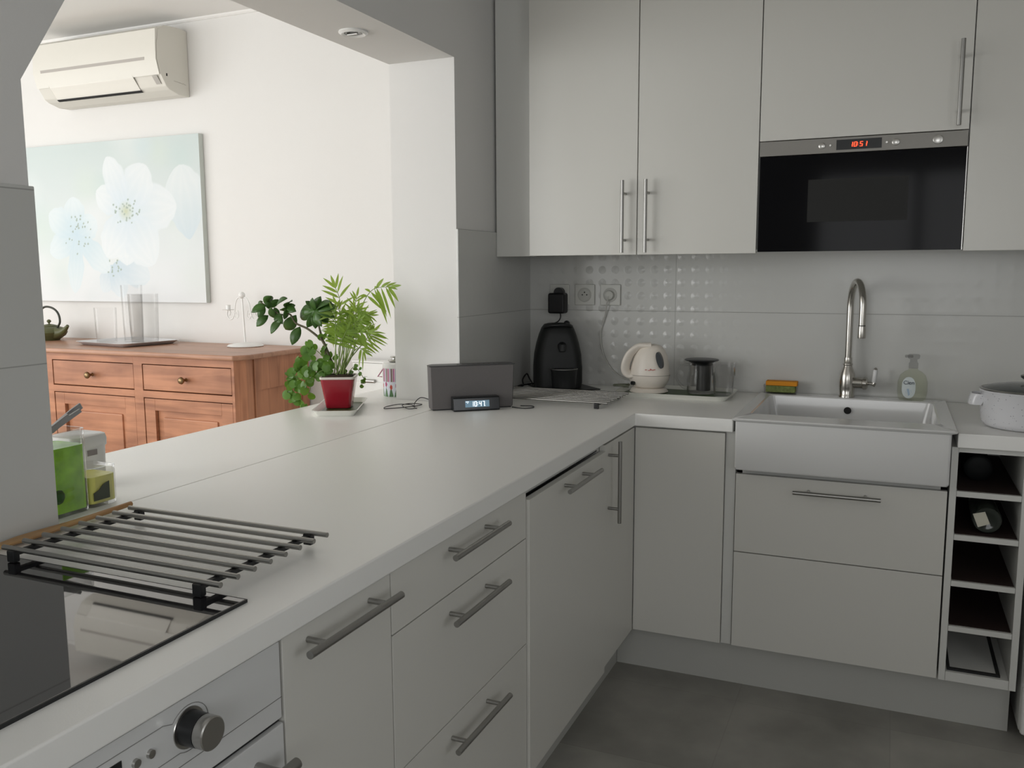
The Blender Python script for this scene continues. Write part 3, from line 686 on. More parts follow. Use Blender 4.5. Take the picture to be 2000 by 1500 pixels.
t = thing('candelabra', (-2.563, 1.16, SBZ), 'small white scrolled metal candelabra on a round base at the sideboard end', 'candle holder')
cx, cy = -2.565, 1.16
B().lathe([(0, 0), (.095, 0), (.1, .004), (.09, .012), (.04, .02), (.008, .024), (0, .024)], (cx, cy, SBZ), 40).make('base', WHITE, t, 50)
B().tube([(cx, cy, SBZ+.02), (cx-.01, cy, SBZ+.27)], .005, 12).make('stem', WHITE, t, 50)
def sph(b, c, r): return b.lathe([(0, -r)]+[(r*math.cos(a), r*math.sin(a)) for a in [math.radians(q) for q in range(-70, 80, 20)]]+[(0, r)], c, 16)
sph(B(), (cx-.01, cy, SBZ+.285), .019).make('ball', WHITE, t, 50)
for sg in (-1, 1):
    pts = [(0, 0, .27), (.03, 0, .27), (.05, 0, .24), (.06, 0, .19), (.075, 0, .155), (.10, 0, .15), (.115, 0, .175), (.105, 0, .205), (.09, 0, .19), (.098, 0, .172)]
    ar_ = B().tube(smoothpath([(cx-.01+sg*p[0]*.95, cy, SBZ+p[2]) for p in pts]), .0032, 8).make('arm', WHITE, t, 50)
    pts = [(.035, 0, .20), (.03, 0, .17), (.045, 0, .155), (.058, 0, .17), (.05, 0, .19), (.042, 0, .178)]
    B().tube(smoothpath([(cx-.01+sg*p[0], cy, SBZ+p[2]) for p in pts]), .0026, 8).make('scroll', WHITE, t, 50)
    B().lathe([(.0, 0), (.032, .002), (.034, .005), (.012, .005), (.013, .03), (.011, .03), (.010, .008), (0, .008)], (cx-.01+sg*.1, cy, SBZ+.2), 24).make('candle_cup', WHITE, ar_, 50)

# radiator seen past the plant
t = thing('radiator', (-1.5, 1.24, FL), 'white panel radiator low on the dining wall, half hidden behind the potted plant', 'radiator')
b = B(); b.box(-1.88, -1.23, 1.19, 1.275, -.12, .88, .006)
b.box(-1.87, -1.24, 1.183, 1.19, -.10, .78, .003); b.make('panel', WHITE, t, 40)
B().box(-1.882, -1.228, 1.186, 1.278, .8805, .89, .002).make('top_grille', WHITE, t, 40)
B().tube([(-1.79, 1.178, .785), (-1.735, 1.178, .785)], .010, 14).make('valve', STEEL2, t, 50)
for x in (-1.8, -1.3): B().box(x-.015, x+.015, 1.2, 1.2995, FL, -.121).make('bracket', WHITE, t)

CAM_K, CAM_OFF, YD = 1.0, Vector((0, 0, 0)), .644
# ---------------------------------------------------------------- potted plant on the bar
A26 = math.radians(26)
t = thing('plant_tray', (-.936, -.289, .9003), 'small white tray with green lining under the red plant pot on the bar', 'tray', rotz=math.radians(26), local=True)
tray(t, .060, .138, .019, .014, .003, TRAYW, GREENIN, .012)
PX, PY, PZ = -.953, -.270, .9056
pt = thing('potted_plant', (PX, PY, PZ), 'red square pot holding a palm, a thick-leaved succulent and trailing ivy on the bar', 'plant')
def rsq(h, z, r=.01, cx=PX, cy=PY, rot=A26):
    q = rr(-h, h, -h, h, r, z, 3); m_ = Matrix.Rotation(rot, 4, 'Z')
    return [m_ @ p+Vector((cx, cy, 0)) for p in q]
b = B(); b.loft([rsq(.038, PZ), rsq(.0405, PZ+.002), rsq(.0555, PZ+.100), rsq(.0530, PZ+.100), rsq(.0505, PZ+.085)]); b.make('pot', REDP, pt, 40)
b = B(); b.loft([rsq(.0558, PZ+.0985), rsq(.0575, PZ+.100), rsq(.0575, PZ+.107), rsq(.0525, PZ+.107), rsq(.0525, PZ+.0985)]); b.make('pot_rim', M('pot_rim_white', (.62, .57, .52), .3), pt, 40)
b = B(); b.loft([rsq(.0500, PZ+.080), rsq(.0505, PZ+.094), rsq(.040, PZ+.108), rsq(.02, PZ+.113)]); b.make('soil', SOIL, pt, 60)
JM = leafmat('succulent_leaf', (.06, .14, .028), .28, .3)
JR = M('jade_stem', (.07, .06, .03), .6)
PM = leafmat('palm_leaf', (.25, .37, .09), .45, .5)
IM = leafmat('ivy_leaf', (.10, .21, .04), .3, .4)
def leaf(b, p0, p1, w, nrm, curl=.12, segs=6, shape=.55, fold=.15, thick=0.0):
    p0, p1 = Vector(p0), Vector(p1); d = p1-p0; L = d.length; d.normalize()
    n = Vector(nrm); n = (n-d*n.dot(d)).normalized(); s_ = d.cross(n).normalized(); rows = []
    for i in range(segs+1):
        q = i/segs; ww = w*max(.02, math.sin(PI*min(1, q**shape*1.0 if q < 1 else 1)))**.75 if 0 < q < 1 else w*.04
        c = p0+d*L*q+n*(-curl*L*(q-.5)**2*2+curl*L*.5)*(1 if q else 0)
        c = p0+d*L*q+n*curl*L*math.sin(PI*q)*.5
        rows.append([b.bm.verts.new(c-s_*ww+n*fold*ww), b.bm.verts.new(c), b.bm.verts.new(c+s_*ww+n*fold*ww)])
    for i in range(segs):
        for k in (0, 1): b.bm.faces.new((rows[i][k], rows[i][k+1], rows[i+1][k+1], rows[i+1][k]))
JADE=[((-1.249, -0.266, 1.245), (-1.291, -0.294, 1.221)),((-1.261, -0.256, 1.248), (-1.214, -0.28, 1.278)),((-1.197, -0.276, 1.246), (-1.145, -0.283, 1.271)),((-1.274, -0.225, 1.236), (-1.244, -0.204, 1.263)),((-1.268, -0.234, 1.208), (-1.305, -0.254, 1.169)),((-1.268, -0.248, 1.237), (-1.289, -0.263, 1.202)),((-1.182, -0.27, 1.197), (-1.209, -0.297, 1.149)),((-1.231, -0.267, 1.238), (-1.235, -0.237, 1.198)),((-1.194, -0.23, 1.237), (-1.168, -0.209, 1.244)),((-1.193, -0.232, 1.234), (-1.134, -0.253, 1.225)),((-1.17, -0.261, 1.232), (-1.183, -0.253, 1.196)),((-1.147, -0.236, 1.21), (-1.213, -0.211, 1.157)),((-1.196, -0.227, 1.237), (-1.147, -0.256, 1.26)),((-1.179, -0.244, 1.238), (-1.217, -0.232, 1.226)),((-1.121, -0.25, 1.172), (-1.141, -0.272, 1.11)),((-1.218, -0.252, 1.213), (-1.171, -0.28, 1.183)),((-1.3, -0.224, 1.257), (-1.337, -0.198, 1.22)),((-1.247, -0.247, 1.23), (-1.252, -0.261, 1.263)),((-1.247, -0.225, 1.236), (-1.235, -0.22, 1.2)),((-1.072, -0.227, 1.228), (-1.155, -0.203, 1.201)),((-1.055, -0.249, 1.229), (-1.087, -0.256, 1.17)),((-1.059, -0.244, 1.229), (-1.058, -0.249, 1.166)),((-1.04, -0.27, 1.23), (-1.007, -0.284, 1.177)),((-1.069, -0.231, 1.228), (-0.997, -0.263, 1.186)),((-1.035, -0.277, 1.231), (-0.964, -0.268, 1.207)),((-1.045, -0.263, 1.23), (-0.959, -0.261, 1.241)),((-1.053, -0.252, 1.229), (-0.978, -0.263, 1.258)),((-1.077, -0.22, 1.228), (-1.038, -0.241, 1.276)),((-1.051, -0.255, 1.23), (-1.047, -0.276, 1.272)),((-1.061, -0.242, 1.229), (-1.088, -0.258, 1.261)),((-1.048, -0.259, 1.23), (-1.121, -0.241, 1.225)),((-1.047, -0.261, 1.23), (-1.08, -0.257, 1.208)),((-1.072, -0.226, 1.228), (-1.011, -0.254, 1.209)),]  # leaf, stem and frond points converted from image pixel positions at chosen depths
STEMS=[
[(-0.995, -0.25, 1.049), (-1.022, -0.25, 1.115), (-1.042, -0.25, 1.135), (-1.091, -0.25, 1.166), (-1.138, -0.25, 1.184), (-1.162, -0.25, 1.214), (-1.202, -0.25, 1.213), (-1.262, -0.25, 1.241), (-1.288, -0.25, 1.258)] ,
[(-1.034, -0.25, 1.129), (-1.037, -0.25, 1.153), (-1.042, -0.25, 1.174), (-1.055, -0.25, 1.229)] ,
[(-1.019, -0.25, 1.066), (-1.018, -0.25, 1.101), (-1.034, -0.25, 1.129)] ,
]
PALM=[
[(-0.952, -0.235, 1.021), (-0.955, -0.235, 1.102), (-0.959, -0.235, 1.185), (-0.954, -0.235, 1.265), (-0.967, -0.235, 1.309)] ,
[(-0.94, -0.235, 1.022), (-0.908, -0.235, 1.117), (-0.88, -0.235, 1.231), (-0.83, -0.235, 1.299), (-0.759, -0.235, 1.31)] ,
[(-0.944, -0.235, 1.022), (-0.929, -0.235, 1.103), (-0.894, -0.235, 1.155), (-0.838, -0.235, 1.157)] ,
[(-0.94, -0.235, 1.022), (-0.921, -0.235, 1.085), (-0.892, -0.235, 1.104), (-0.872, -0.235, 1.094)] ,
[(-0.96, -0.235, 1.021), (-0.969, -0.235, 1.115), (-0.988, -0.235, 1.184), (-1.024, -0.235, 1.212)] ,
[(-0.948, -0.235, 1.022), (-0.94, -0.235, 1.116), (-0.925, -0.235, 1.206), (-0.911, -0.235, 1.275)] ,
[(-0.956, -0.235, 1.021), (-0.957, -0.235, 1.116), (-0.976, -0.235, 1.164), (-1.01, -0.235, 1.156)] ,
[(-0.944, -0.235, 1.022), (-0.924, -0.235, 1.117), (-0.893, -0.235, 1.207), (-0.852, -0.235, 1.214)] ,
[(-0.952, -0.235, 1.021), (-0.945, -0.235, 1.116), (-0.955, -0.235, 1.185), (-0.985, -0.235, 1.247)] ,
[(-0.946, -0.235, 1.022), (-0.933, -0.235, 1.102), (-0.918, -0.235, 1.172), (-0.877, -0.235, 1.2)] ,
]

VIEW = Vector((.57, -.80, .2)).normalized()
random.seed(5)
for k, st in enumerate(STEMS):
    p = smoothpath(st, 6); B().tube(p, [.0050-.003*i/len(p) for i in range(len(p))], 8).make('succulent_stem', JR, pt, 60)
for a, c in JADE:
    L = (Vector(c)-Vector(a)).length; n_ = VIEW+Vector((random.uniform(-.7, .7), random.uniform(-.5, .5), random.uniform(-.2, .8)))
    b = B(); leaf(b, a, c, L*.215+.003, n_, .18, 7, .95, .2); o = b.make('succulent_leaf', JM, pt, 80, recalc=False)
    md = o.modifiers.new('thick', 'SOLIDIFY'); md.thickness = .0022
def frond(curve, start, n, ll, w, spread, side=None, droop=.35):
    p = smoothpath(curve, 8); fr = B().tube(p, [.0022-.0014*i/len(p) for i in range(len(p))], 6)
    fr = fr.make('palm_stalk', M_STALK, pt, 60); b = B(); N = len(p)
    side = Vector(side) if side else None
    for k in range(n):
        q = start+(1-start)*k/(n-1); i = min(N-2, int(q*(N-1))); c = p[i]; d = (p[i+1]-p[i]).normalized()
        sv = side or d.cross(VIEW).normalized()
        for sg in (-1, 1):
            fw = .35+.9*(k/(n-1))**2; a = (sv*sg*spread+d*fw+VIEW*random.uniform(-.25, .25)).normalized()
            L = ll*(.75+.35*math.sin(PI*(k+.6)/n))*random.uniform(.88, 1.1); tip = c+a*L+Vector((0, 0, -droop*L*random.uniform(.5, 1.2)))
            leaf(b, c, tip, w*random.uniform(.8, 1.15), VIEW+Vector((random.uniform(-.5, .5), 0, .4)), .10, 5, .75, .12)
    d = (p[-1]-p[-2]).normalized(); leaf(b, p[-1], p[-1]+d*ll*.7, w, VIEW, .05, 5, .75, .1)
    b.make('palm_frond', PM, fr, 80, recalc=False)
M_STALK = M('palm_stalk_green', (.22, .30, .09), .5)
specs = [(.62, 5, .060, .0050, .75, .0), (.68, 7, .062, .0055, .95, .75), (.62, 7, .058, .0036, .8, .25), (.8, 4, .036, .0030, .8, .7), (.5, 7, .05, .0042, .8, .3), (.45, 8, .050, .0040, .8, .2), (.5, 7, .05, .0042, .8, .3), (.45, 8, .046, .0034, .8, .3), (.45, 8, .052, .0040, .8, .25), (.45, 8, .045, .0034, .8, .3)]
for cv_, sp in zip(PALM, specs):
    dy = random.uniform(-.03, .03); c = [(x, y+dy*(i/len(cv_)), z) for i, (x, y, z) in enumerate(cv_)]
    c[0] = (PX+random.uniform(-.018, .025), PY+random.uniform(-.015, .02), PZ+.106); frond(c, *sp[:5], droop=sp[5])
for k in range(9):
    ex = random.uniform(-.975, -.84); ez = random.uniform(1.12, 1.26); mx = (PX+ex)/2+random.uniform(-.01, .02); py_ = PY+random.uniform(.0, .07)
    frond([(PX+random.uniform(-.018, .025), PY+random.uniform(-.015, .02), PZ+.106), (mx-.01, py_, 1.10), (mx+(ex-mx)*.55, py_, ez-.02), (ex, py_, ez)], .42, 8, .056, .0042, .85, droop=random.uniform(.2, .6))
# ivy: vines over the rim, heart-shaped leaves
def ivyleaf(b, c, d, n, r):
    c, d, n = Vector(c), Vector(d).normalized(), Vector(n).normalized(); n = (n-d*n.dot(d)).normalized(); s_ = d.cross(n)
    out = []
    for k in range(14):
        a = 2*PI*k/14; R0 = r*(1-.28*math.cos(a)*1.0+(.0 if k else -.35))
        R0 = r*(.80+.28*(-math.cos(a)))*(.55 if k == 0 else 1)
        out.append(b.bm.verts.new(c+(-d*math.cos(a)+s_*math.sin(a)*.92)*R0+n*.12*r*math.cos(2*a)))
    m_ = b.bm.verts.new(c)
    for k in range(14): b.bm.faces.new((m_, out[k], out[(k+1) % 14]))
random.seed(9)
vines = [[(PX-.02, PY, PZ+.105), (-1.03, -.27, 1.03), (-1.09, -.28, 1.035), (-1.135, -.28, 1.00), (-1.150, -.27, .96), (-1.135, -.265, .92)],
         [(PX-.02, PY-.02, PZ+.105), (-1.02, -.29, 1.04), (-1.06, -.30, 1.01), (-1.115, -.29, .985), (-1.130, -.28, .94), (-1.10, -.275, .915)],
         [(PX-.02, PY-.01, PZ+.105), (-1.00, -.30, 1.03), (-1.03, -.31, 1.00), (-1.045, -.31, .96)],
         [(PX-.02, PY, PZ+.105), (-1.02, -.26, 1.07), (-1.07, -.26, 1.10), (-1.10, -.265, 1.065), (-1.125, -.27, 1.02), (-1.165, -.27, .985)],
         [(PX, PY, PZ+.105), (-1.0, -.24, 1.06), (-1.04, -.23, 1.12), (-1.0, -.25, 1.15)],
         [(PX+.02, PY-.02, PZ+.105), (-.985, -.30, 1.04), (-.975, -.315, 1.03)],
         [(PX+.03, PY+.0, PZ+.105), (-.915, -.235, 1.04), (-.895, -.225, 1.015), (-.885, -.215, .985), (-.905, -.21, .98)]]
for vi, v in enumerate(vines):
    p = smoothpath(v, 6); vn = B().tube(p, .0012, 5).make('ivy_vine', M_STALK, pt, 60); b = B()
    small = vi == 6
    for k in range(2, len(p)-1, 1 if vi < 4 and not small else 2):
        for _ in range(1):
            o_ = Vector((random.uniform(-.02, .02), random.uniform(-.022, .015), random.uniform(-.02, .02)))*(.5 if small else 1)
            ivyleaf(b, p[k]+o_, (random.uniform(-.8, .6), random.uniform(-.4, .4), random.uniform(-1, .1)), VIEW+Vector((random.uniform(-.8, .8), random.uniform(-.3, .3), random.uniform(-.2, .9))), random.uniform(.015, .023)*(.5 if small else 1))
    b.make('ivy_leaves', IM, vn, 80, recalc=False)
# striped tulip canister
t = thing('canister', (-.935, .055, .9003), 'white tin with coloured stripes, red tulips and steel lid, at the wall end', 'canister')
cx, cy, cz, cr, chh = -.934, .052, .9003, .040, .112
def can(u, v):
    a = u*2*PI
    if v > .52:
        k = (u*60) % 5
        if k < .7: return (.55, .10, .22)
        if k < 1.4: return (.80, .72, .78)
        if k < 2.1: return (.30, .28, .40)
        if k < 2.7: return (.75, .70, .72)
        if k < 3.4: return (.10, .04, .05)
        if k < 4.2: return (.52, .48, .38)
        return (.45, .22, .40)
    q = (u*12) % 1; kk = int(u*12); hz = .34+.1*((kk*7) % 3)/2
    if ((q-.5)/.24)**2+((v-hz)/.085)**2 < 1: return (.55, .09, .06) if kk % 2 else (.42, .06, .16)
    if v < .30 and abs(q-.5) < .42*(1-v/.34)+.03: return (.10, .20, .09)
    if abs(q-.5) < .05 and v < hz: return (.16, .28, .12)
    return (.74, .76, .84)
B().lathe([(0, 0), (cr*.93, 0), (cr*.95, .003), (cr, chh)], (cx, cy, cz), 40).make('tin_core', WHITE, t, 50)
painted('printed_wrap', 1, 1, 220, 50, can, lambda u, v: (cx+(cr*(.95+.05*v)+.0006)*math.cos(2*PI*u), cy+(cr*(.95+.05*v)+.0006)*math.sin(2*PI*u), cz+.002+v*(chh-.008)), vcolmat('canister_print', .35), t)
B().lathe([(cr+.0002, .1055), (cr+.001, .107), (cr+.001, .122), (cr-.004, .126), (0, .127)], (cx, cy, cz), 40).make('collar', WHITE, t, 50)
B().lathe([(0, .1275), (.020, .1275), (.026, .133), (.024, .137), (.010, .1375), (.009, .142), (.018, .145), (.016, .149), (0, .149)], (cx+.006, cy, cz), 28).make('steel_lid', STEEL2, t, 50)
B().tube([(cx-.033, cy-.02, cz+.103), (cx-.052, cy-.028, cz+.073), (cx-.036, cy-.024, cz+.073)], .0022, 8).make('ribbon', M('canister_ribbon', (.45, .18, .25), .6), t, 50)

# ---------------------------------------------------------------- jars by the pier
GLG = glass('green_tinted_glass', (.62, .85, .35), .88, .03)
def sqjar(name, x, y, z, hx, hy, h, label, cat, mat, filln, fillm, fh, z0=.006, rim=True, lid=None):
    t = thing(name, (x, y, z), label, cat)
    b = B(); b.loft([[p+Vector((x, y, z)) for p in rr(-hx*k, hx*k, -hy*k, hy*k, .012, zz, 4)] for k, zz in ((.96, 0), (1, .004), (1, h*.86), (.97, h*.9), (1.0, h*.93), (1.0, h), (.93, h), (.92, h*.9), (.93, h*.86), (.93, .006))])
    b.make('glass_body', mat, t, 40)
    if fillm:
        b = B(); b.loft([[p+Vector((x, y, z)) for p in rr(-hx*.925, hx*.925, -hy*.925, hy*.925, .010, zz, 4)] for zz in (z0+.001, fh)]); b.make(filln, fillm, t, 40)
    return t
GFILL = M('green_soap_liquid', (.38, .86, .05), .12, trans=.2, noise=.35, nscale=30)
t = sqjar('glass_jar', -.716, -1.5615, .9003, .044, .042, .163, 'tall square glass jar of bright green liquid, at the edge of the tiled pier', 'jar', CLEAR2, 'green_filling', GFILL, .132)
sph(B(), (-.6925, -1.588, .9003+.040), .0225).make('dark_disc', M('jar_dark_green', (.03, .09, .02), .3), t, 50)
YFILL = M('yellow_candle_wax', (.74, .72, .20), .35, sub=.0, noise=.15, nscale=18)
t = sqjar('candle_jar', -.712, -1.4835, .9003, .038, .033, .078, 'low square glass jar of yellow wax with a dark label, beside the tall green jar', 'jar', CLEAR2, 'wax', YFILL, .060)
B().prism([(-1.512, .914), (-1.474, .914), (-1.474, .948), (-1.488, .944), (-1.500, .934), (-1.512, .930)], 'x', -.6735, -.6725).make('label_patch', M('dark_label', (.06, .07, .05), .5), t)
t = thing('storage_jar', (-.85, -1.395, .9003), 'white translucent plastic tub with a small grey label, standing behind the yellow jar', 'jar')
b = B(); b.loft([[p+Vector((-.86, -1.385, .9003)) for p in rr(-.045*k, .045*k, -.045*k, .045*k, .02, zz, 5)] for k, zz in ((.9, 0), (.93, .004), (.97, .085), (1.02, .088), (1.03, .102), (.98, .112), (.9, .114))])
b.make('tub', M('milky_plastic', (.78, .77, .75), .25, trans=.15), t, 40)
B().box(-.8155, -.8150, -1.40, -1.375, .9003+.070, .9003+.082).make('label', M('tub_label', (.28, .25, .24), .6), t)
t = thing('metal_tongs', (-.725, -1.56, 1.0), 'grey folded metal utensil sticking out of the tall green jar', 'utensil')
UT = M('dull_zinc', (.40, .40, .41), .35, metal=.7)
b = B(); b.prism([(-1.575, 1.052), (-1.545, 1.052), (-1.474, 1.091), (-1.480, 1.102), (-1.50, 1.093)], 'x', -.735, -.731, .0006); b.make('blade', UT, t, 40)
b = B(); b.prism([(-1.590, 1.056), (-1.570, 1.050), (-1.488, 1.086), (-1.492, 1.093)], 'x', -.722, -.718, .0006); b.prism([(-1.60, 1.05), (-1.575, 1.05), (-1.52, 1.083), (-1.524, 1.088)], 'x', -.7175, -.7135, .0006); b.make('blade', UT, t, 40)

# wooden spatula lying on the trivet against the tiles
WD = woodmat('pale_utensil_wood', (.50, .30, .13), (.38, .20, .08), .5, 1, 2)
b = B(); pts = [(-.600, -1.490, .9120), (-.600, -1.51, .9115), (-.601, -1.58, .9095), (-.602, -1.63, .9072), (-.603, -1.68, .9066), (-.603, -1.72, .9066), (-.602, -1.765, .9066)]
ws = [.0055, .0068, .0070, .0100, .0155, .0165, .009]; secs = []
for p, w_ in zip(pts, ws):
    h_ = .0048 if w_ < .008 else .0040
    secs.append([Vector(p)+Vector((w_*math.cos(a), 0, h_*math.sin(a)+(abs(math.cos(a))**3*.003 if w_ > .008 else 0))) for a in [2*PI*k/14 for k in range(14)]])
b.loft(secs); tag(b.make('wooden_spoon', WD, None, 60), 'orange-brown wooden spoon lying on the worktop between the trivet and the tiled pier', 'spoon')

# trivets of steel bars
def trivet(loc, label, rz=0):
    t = thing('trivet', loc, label, 'trivet', 'steel bar trivets on the worktop', rz, True)
    for k in range(8):
        y = -.126+.036*k; B().tube([(-.214, y, .0205), (.228, y, .0205)], .0042, 12).make('bar', STEEL, t, 40)
    for x in (-.19, .19): 
        r_ = B().box(x-.005, x+.005, -.132, .132, .0095, .0170, .001).make('cross_rail', BLACK, t, 40)
        for y in (-.128, .126): B().box(x-.008, x+.008, y-.006, y+.006, .0, .0190, .002).make('foot', BLACK, r_, 40)
    return t
trivet((-.323, -1.6775, .9058), 'steel bar trivet overlapping the hob edge beside the tiled pier', 0)
tr2 = copy_tree([o for o in bpy.data.objects if o.name == 'trivet'][0]); tr2.location = (-.335, .170, .9003)
tr2.rotation_euler = (0, 0, 0); tr2['label'] = 'steel bar trivet in front of the coffee machine, right of the grey speaker'

# ---------------------------------------------------------------- speaker dock
t = thing('speaker_dock', (-.528, -.116, .9003), 'grey fabric clock-radio speaker with lit display, standing at the end of the wall', 'speaker', rotz=math.radians(39.8), local=True)
b = B(); secs = []
for z, hx, hy0, hy1 in ((.004, .140, 0, .062), (.010, .141, 0, .064), (.146, .1455, -.004, .056)):
    secs.append([Vector((x, y, z)) for x, y in [(-hx+.004, hy0), (hx-.004, hy0), (hx, hy0+.006), (hx, hy1-.02), (hx-.02, hy1), (-hx+.02, hy1), (-hx, hy1-.02), (-hx, hy0+.006)]])
b.loft(secs); b.make('speaker_body', GREYF, t, 35)
B().prism([(-.1465, -.0045), (.1465, -.0045), (.1465, .037), (.127, .057), (-.127, .057), (-.1465, .037)], 'z', .1465, .1495, .0006).make('top_plate', M('speaker_top', (.05, .05, .052), .4), t, 40)
B().box(-.135, .135, .004, .055, 0, .0035).make('base_foot', BLACK, t)
b = B()
for k in range(9): b.box(-.05+.018*k, -.043+.018*k, .012, .020, .1496, .1504)
b.make('top_buttons', GREYF, t)
dk = B().prism([(-.0185, .0), (-.043, .0), (-.047, .004), (-.041, .0435), (-.036, .0465), (-.001, .0465), (-.001, 0)], 'x', -.075, .082, .002).make('dock', M('dock_black', (.012, .014, .016), .18), t, 40)
mm_ = Matrix.Translation((0, -.0468, .004)) @ Matrix.Rotation(math.radians(-8.6), 4, 'X')
b = B(); b.box(-.036, .046, -.0009, .0003, .0095, .0310)
for v in b.bm.verts: v.co = mm_ @ v.co
sc = b.make('screen', M('blue_grey_lcd', (.05, .09, .12), .3, emit=(.13, .22, .29), es=.75), dk)
b = B(); seg7(b, '10:47', -.0155, .0125, .0062, .0150, .0017, -.0016, .04); b.box(.0285, .0310, -.002, -.0012, .0118, .0140)
b.box(-.034, -.024, -.002, -.0012, .0262, .0282); b.box(-.030, -.026, -.002, -.0012, .0226, .0236)
for v in b.bm.verts: v.co = mm_ @ v.co
b.make('digits', M('white_lcd', (.9, .95, 1), .5, emit=(.85, .95, 1), es=1.3), sc)
CAB = M('black_cable', (.015, .015, .016), .45)
tag(B().tube(smoothpath([(-.660, -.135, .915), (-.690, -.125, .925), (-.720, -.13, .93), (-.735, -.145, .912), (-.72, -.17, .9035), (-.755, -.13, .9035), (-.80, -.135, .9035), (-.815, -.19, .9035), (-.80, -.235, .9035), (-.77, -.215, .9035), (-.73, -.165, .9045), (-.72, -.12, .9055), (-.765, -.12, .9060), (-.775, -.16, .9050), (-.72, -.215, .9045), (-.70, -.19, .9035)], 8), .0015, 6).make('speaker_cable', CAB, None, 60),
    'thin black cable looped on the bar to the left of the grey speaker', 'cable')
tag(B().tube(smoothpath([(-.415, -.045, .903), (-.37, -.055, .903), (-.345, -.03, .903), (-.36, .0, .903), (-.40, -.008, .903)], 8), .0018, 6).make('speaker_cable', CAB, None, 60),
    'short black cable loop on the worktop at the right end of the speaker', 'cable')

# ---------------------------------------------------------------- coffee machine
t = thing('machine_mat', (-.43, .50, .9003), 'flat black square mat under the coffee machine', 'mat', rotz=math.radians(45-90), local=True)
B().box(-.115, .115, -.105, .105, 0, .004, .0015).make('mat_sheet', BLACK, t, 40)
t = thing('coffee_machine', (-.455, .50, .9046), 'black capsule coffee machine on a black mat in the worktop corner', 'coffee machine', rotz=math.radians(25), local=True)
b = B(); secs = []
for z, hx, y0, y1 in ((0, .090, -.07, .085), (.02, .094, -.07, .088), (.08, .094, -.07, .088), (.13, .090, -.067, .085), (.17, .082, -.063, .080), (.205, .072, -.06, .075), (.232, .062, -.055, .068), (.246, .052, -.045, .058), (.250, .038, -.03, .045)):
    secs.append([p for p in rr(-hx, hx, y0, y1, min(hx, .04)*.9, z, 5)])
b.loft(secs); b.make('body', M('matte_black_shell', (.006, .007, .007), .5), t, 60)
B().box(-.034, .034, -.098, -.055, .205, .225, .008, 3).bm.free()
b = B(); secs = []
for z, r_ in ((.006, .046), (.07, .050), (.074, .052), (.078, .052)):
    secs.append([Vector((r_*math.cos(a)+.018, -.085+r_*.9*math.sin(a), z)) for a in [2*PI*k/28 for k in range(28)]])
b.loft(secs); b.make('drip_tray', BLACK, t, 50)
b = B().tube([(.018+.052*math.cos(a), -.085+.047*math.sin(a), .0795) for a in [2*PI*k/40 for k in range(41)]], .0016, 8); b.make('drip_rim', STEEL, t, 50)
B().box(-.018, .054, -.118, -.06, .0785, .081, .001).make('drip_grille', BLACK, t, 40)
b = B(); b.tube([(.012, -.055, .165), (.012, -.078, .160), (.012, -.082, .145)], [.018, .016, .012], 18); b.make('spout', BLACK, t, 50)
b = B(); b.tube(smoothpath([(-.052, .02, .225), (-.055, -.03, .236), (-.03, -.058, .244), (.03, -.058, .246), (.052, -.03, .240), (.052, .02, .235)], 6), .0055, 10); b.make('lever', BLACK, t, 50)
sph(B(), (.035, -.01, .248), .013).make('lever_knob', BLACK, t, 50)
b = B().tube(smoothpath([(-.56, .50, .907), (-.585, .52, .93), (-.60, .53, .945), (-.605, .50, .925), (-.59, .47, .9045), (-.60, .44, .904), (-.60, .50, .904), (-.575, .55, .905)], 6), .003, 6)
mi = (Matrix.Translation(t.location) @ Matrix.Rotation(math.radians(25), 4, 'Z')).inverted()
for v in b.bm.verts: v.co = mi @ v.co
b.make('power_cord', CAB, t, 60)

# sockets and plugs
SK = M('socket_white', (.62, .62, .58), .35)
for x, lab in ((-.495, 'leftmost of the three wall sockets, covered by the black adapter'), (-.3875, 'middle of the three wall sockets, empty, with three holes'), (-.2805, 'rightmost of the three wall sockets, with a round white plug')):
    t = thing('wall_socket', (x, YB-.009, 1.2625), 'white square socket, '+lab, 'socket', 'white sockets on the tiled back wall')
    y = YB-.0095
    B().box(x-.0415, x+.0415, y-.008, y, 1.221, 1.304, .003, 3).make('plate', SK, t, 40)
    b = B(); b.lathe([(.0285, 0), (.0265, .0015), (.0235, .001), (.021, -.0005), (0, -.0005)], (x, y-.0083, 1.2625), 32, m=Matrix.Rotation(PI/2, 4, 'X'))
    b.make('recess', M('socket_recess', (.50, .50, .465), .4), t, 50)
    if -.39 < x < -.38:
        b = B()
        for dx, dz in ((-.0095, 0), (.0095, 0), (0, .010)): b.tube([(x+dx, y-.0098, 1.2625+dz), (x+dx, y-.0075, 1.2625+dz)], .0026, 12)
        b.make('pin_holes', SHADOWGAP, t)
t = thing('power_adapter', (-.492, .61, 1.23), 'black power adapter plugged into the leftmost socket above the coffee machine', 'adapter')
B().box(-.527, -.457, .575, .6259, 1.188, 1.270, .008, 3).make('case', M('adapter_black', (.006, .006, .007), .5), t, 40)
B().tube([(-.49, .60, 1.272), (-.49, .6259, 1.272)], .02, 20).make('plug_collar', BLACK, t, 50)
B().tube(smoothpath([(-.475, .585, 1.189), (-.474, .582, 1.172), (-.480, .575, 1.158), (-.495, .575, 1.15)], 6), .0026, 8).make('cable', CAB, t, 60)
t = thing('white_plug', (-.283, .61, 1.2625), 'round white plug with cord running down the tiles towards the kettle', 'plug')
WC = M('white_cord', (.55, .55, .51), .4)
B().lathe([(.0185, 0), (.0190, .006), (.017, .012), (.010, .014), (0, .014)], (-.283, .6259, 1.2615), 28, m=Matrix.Rotation(PI/2, 4, 'X')).make('plug_body', WC, t, 50)
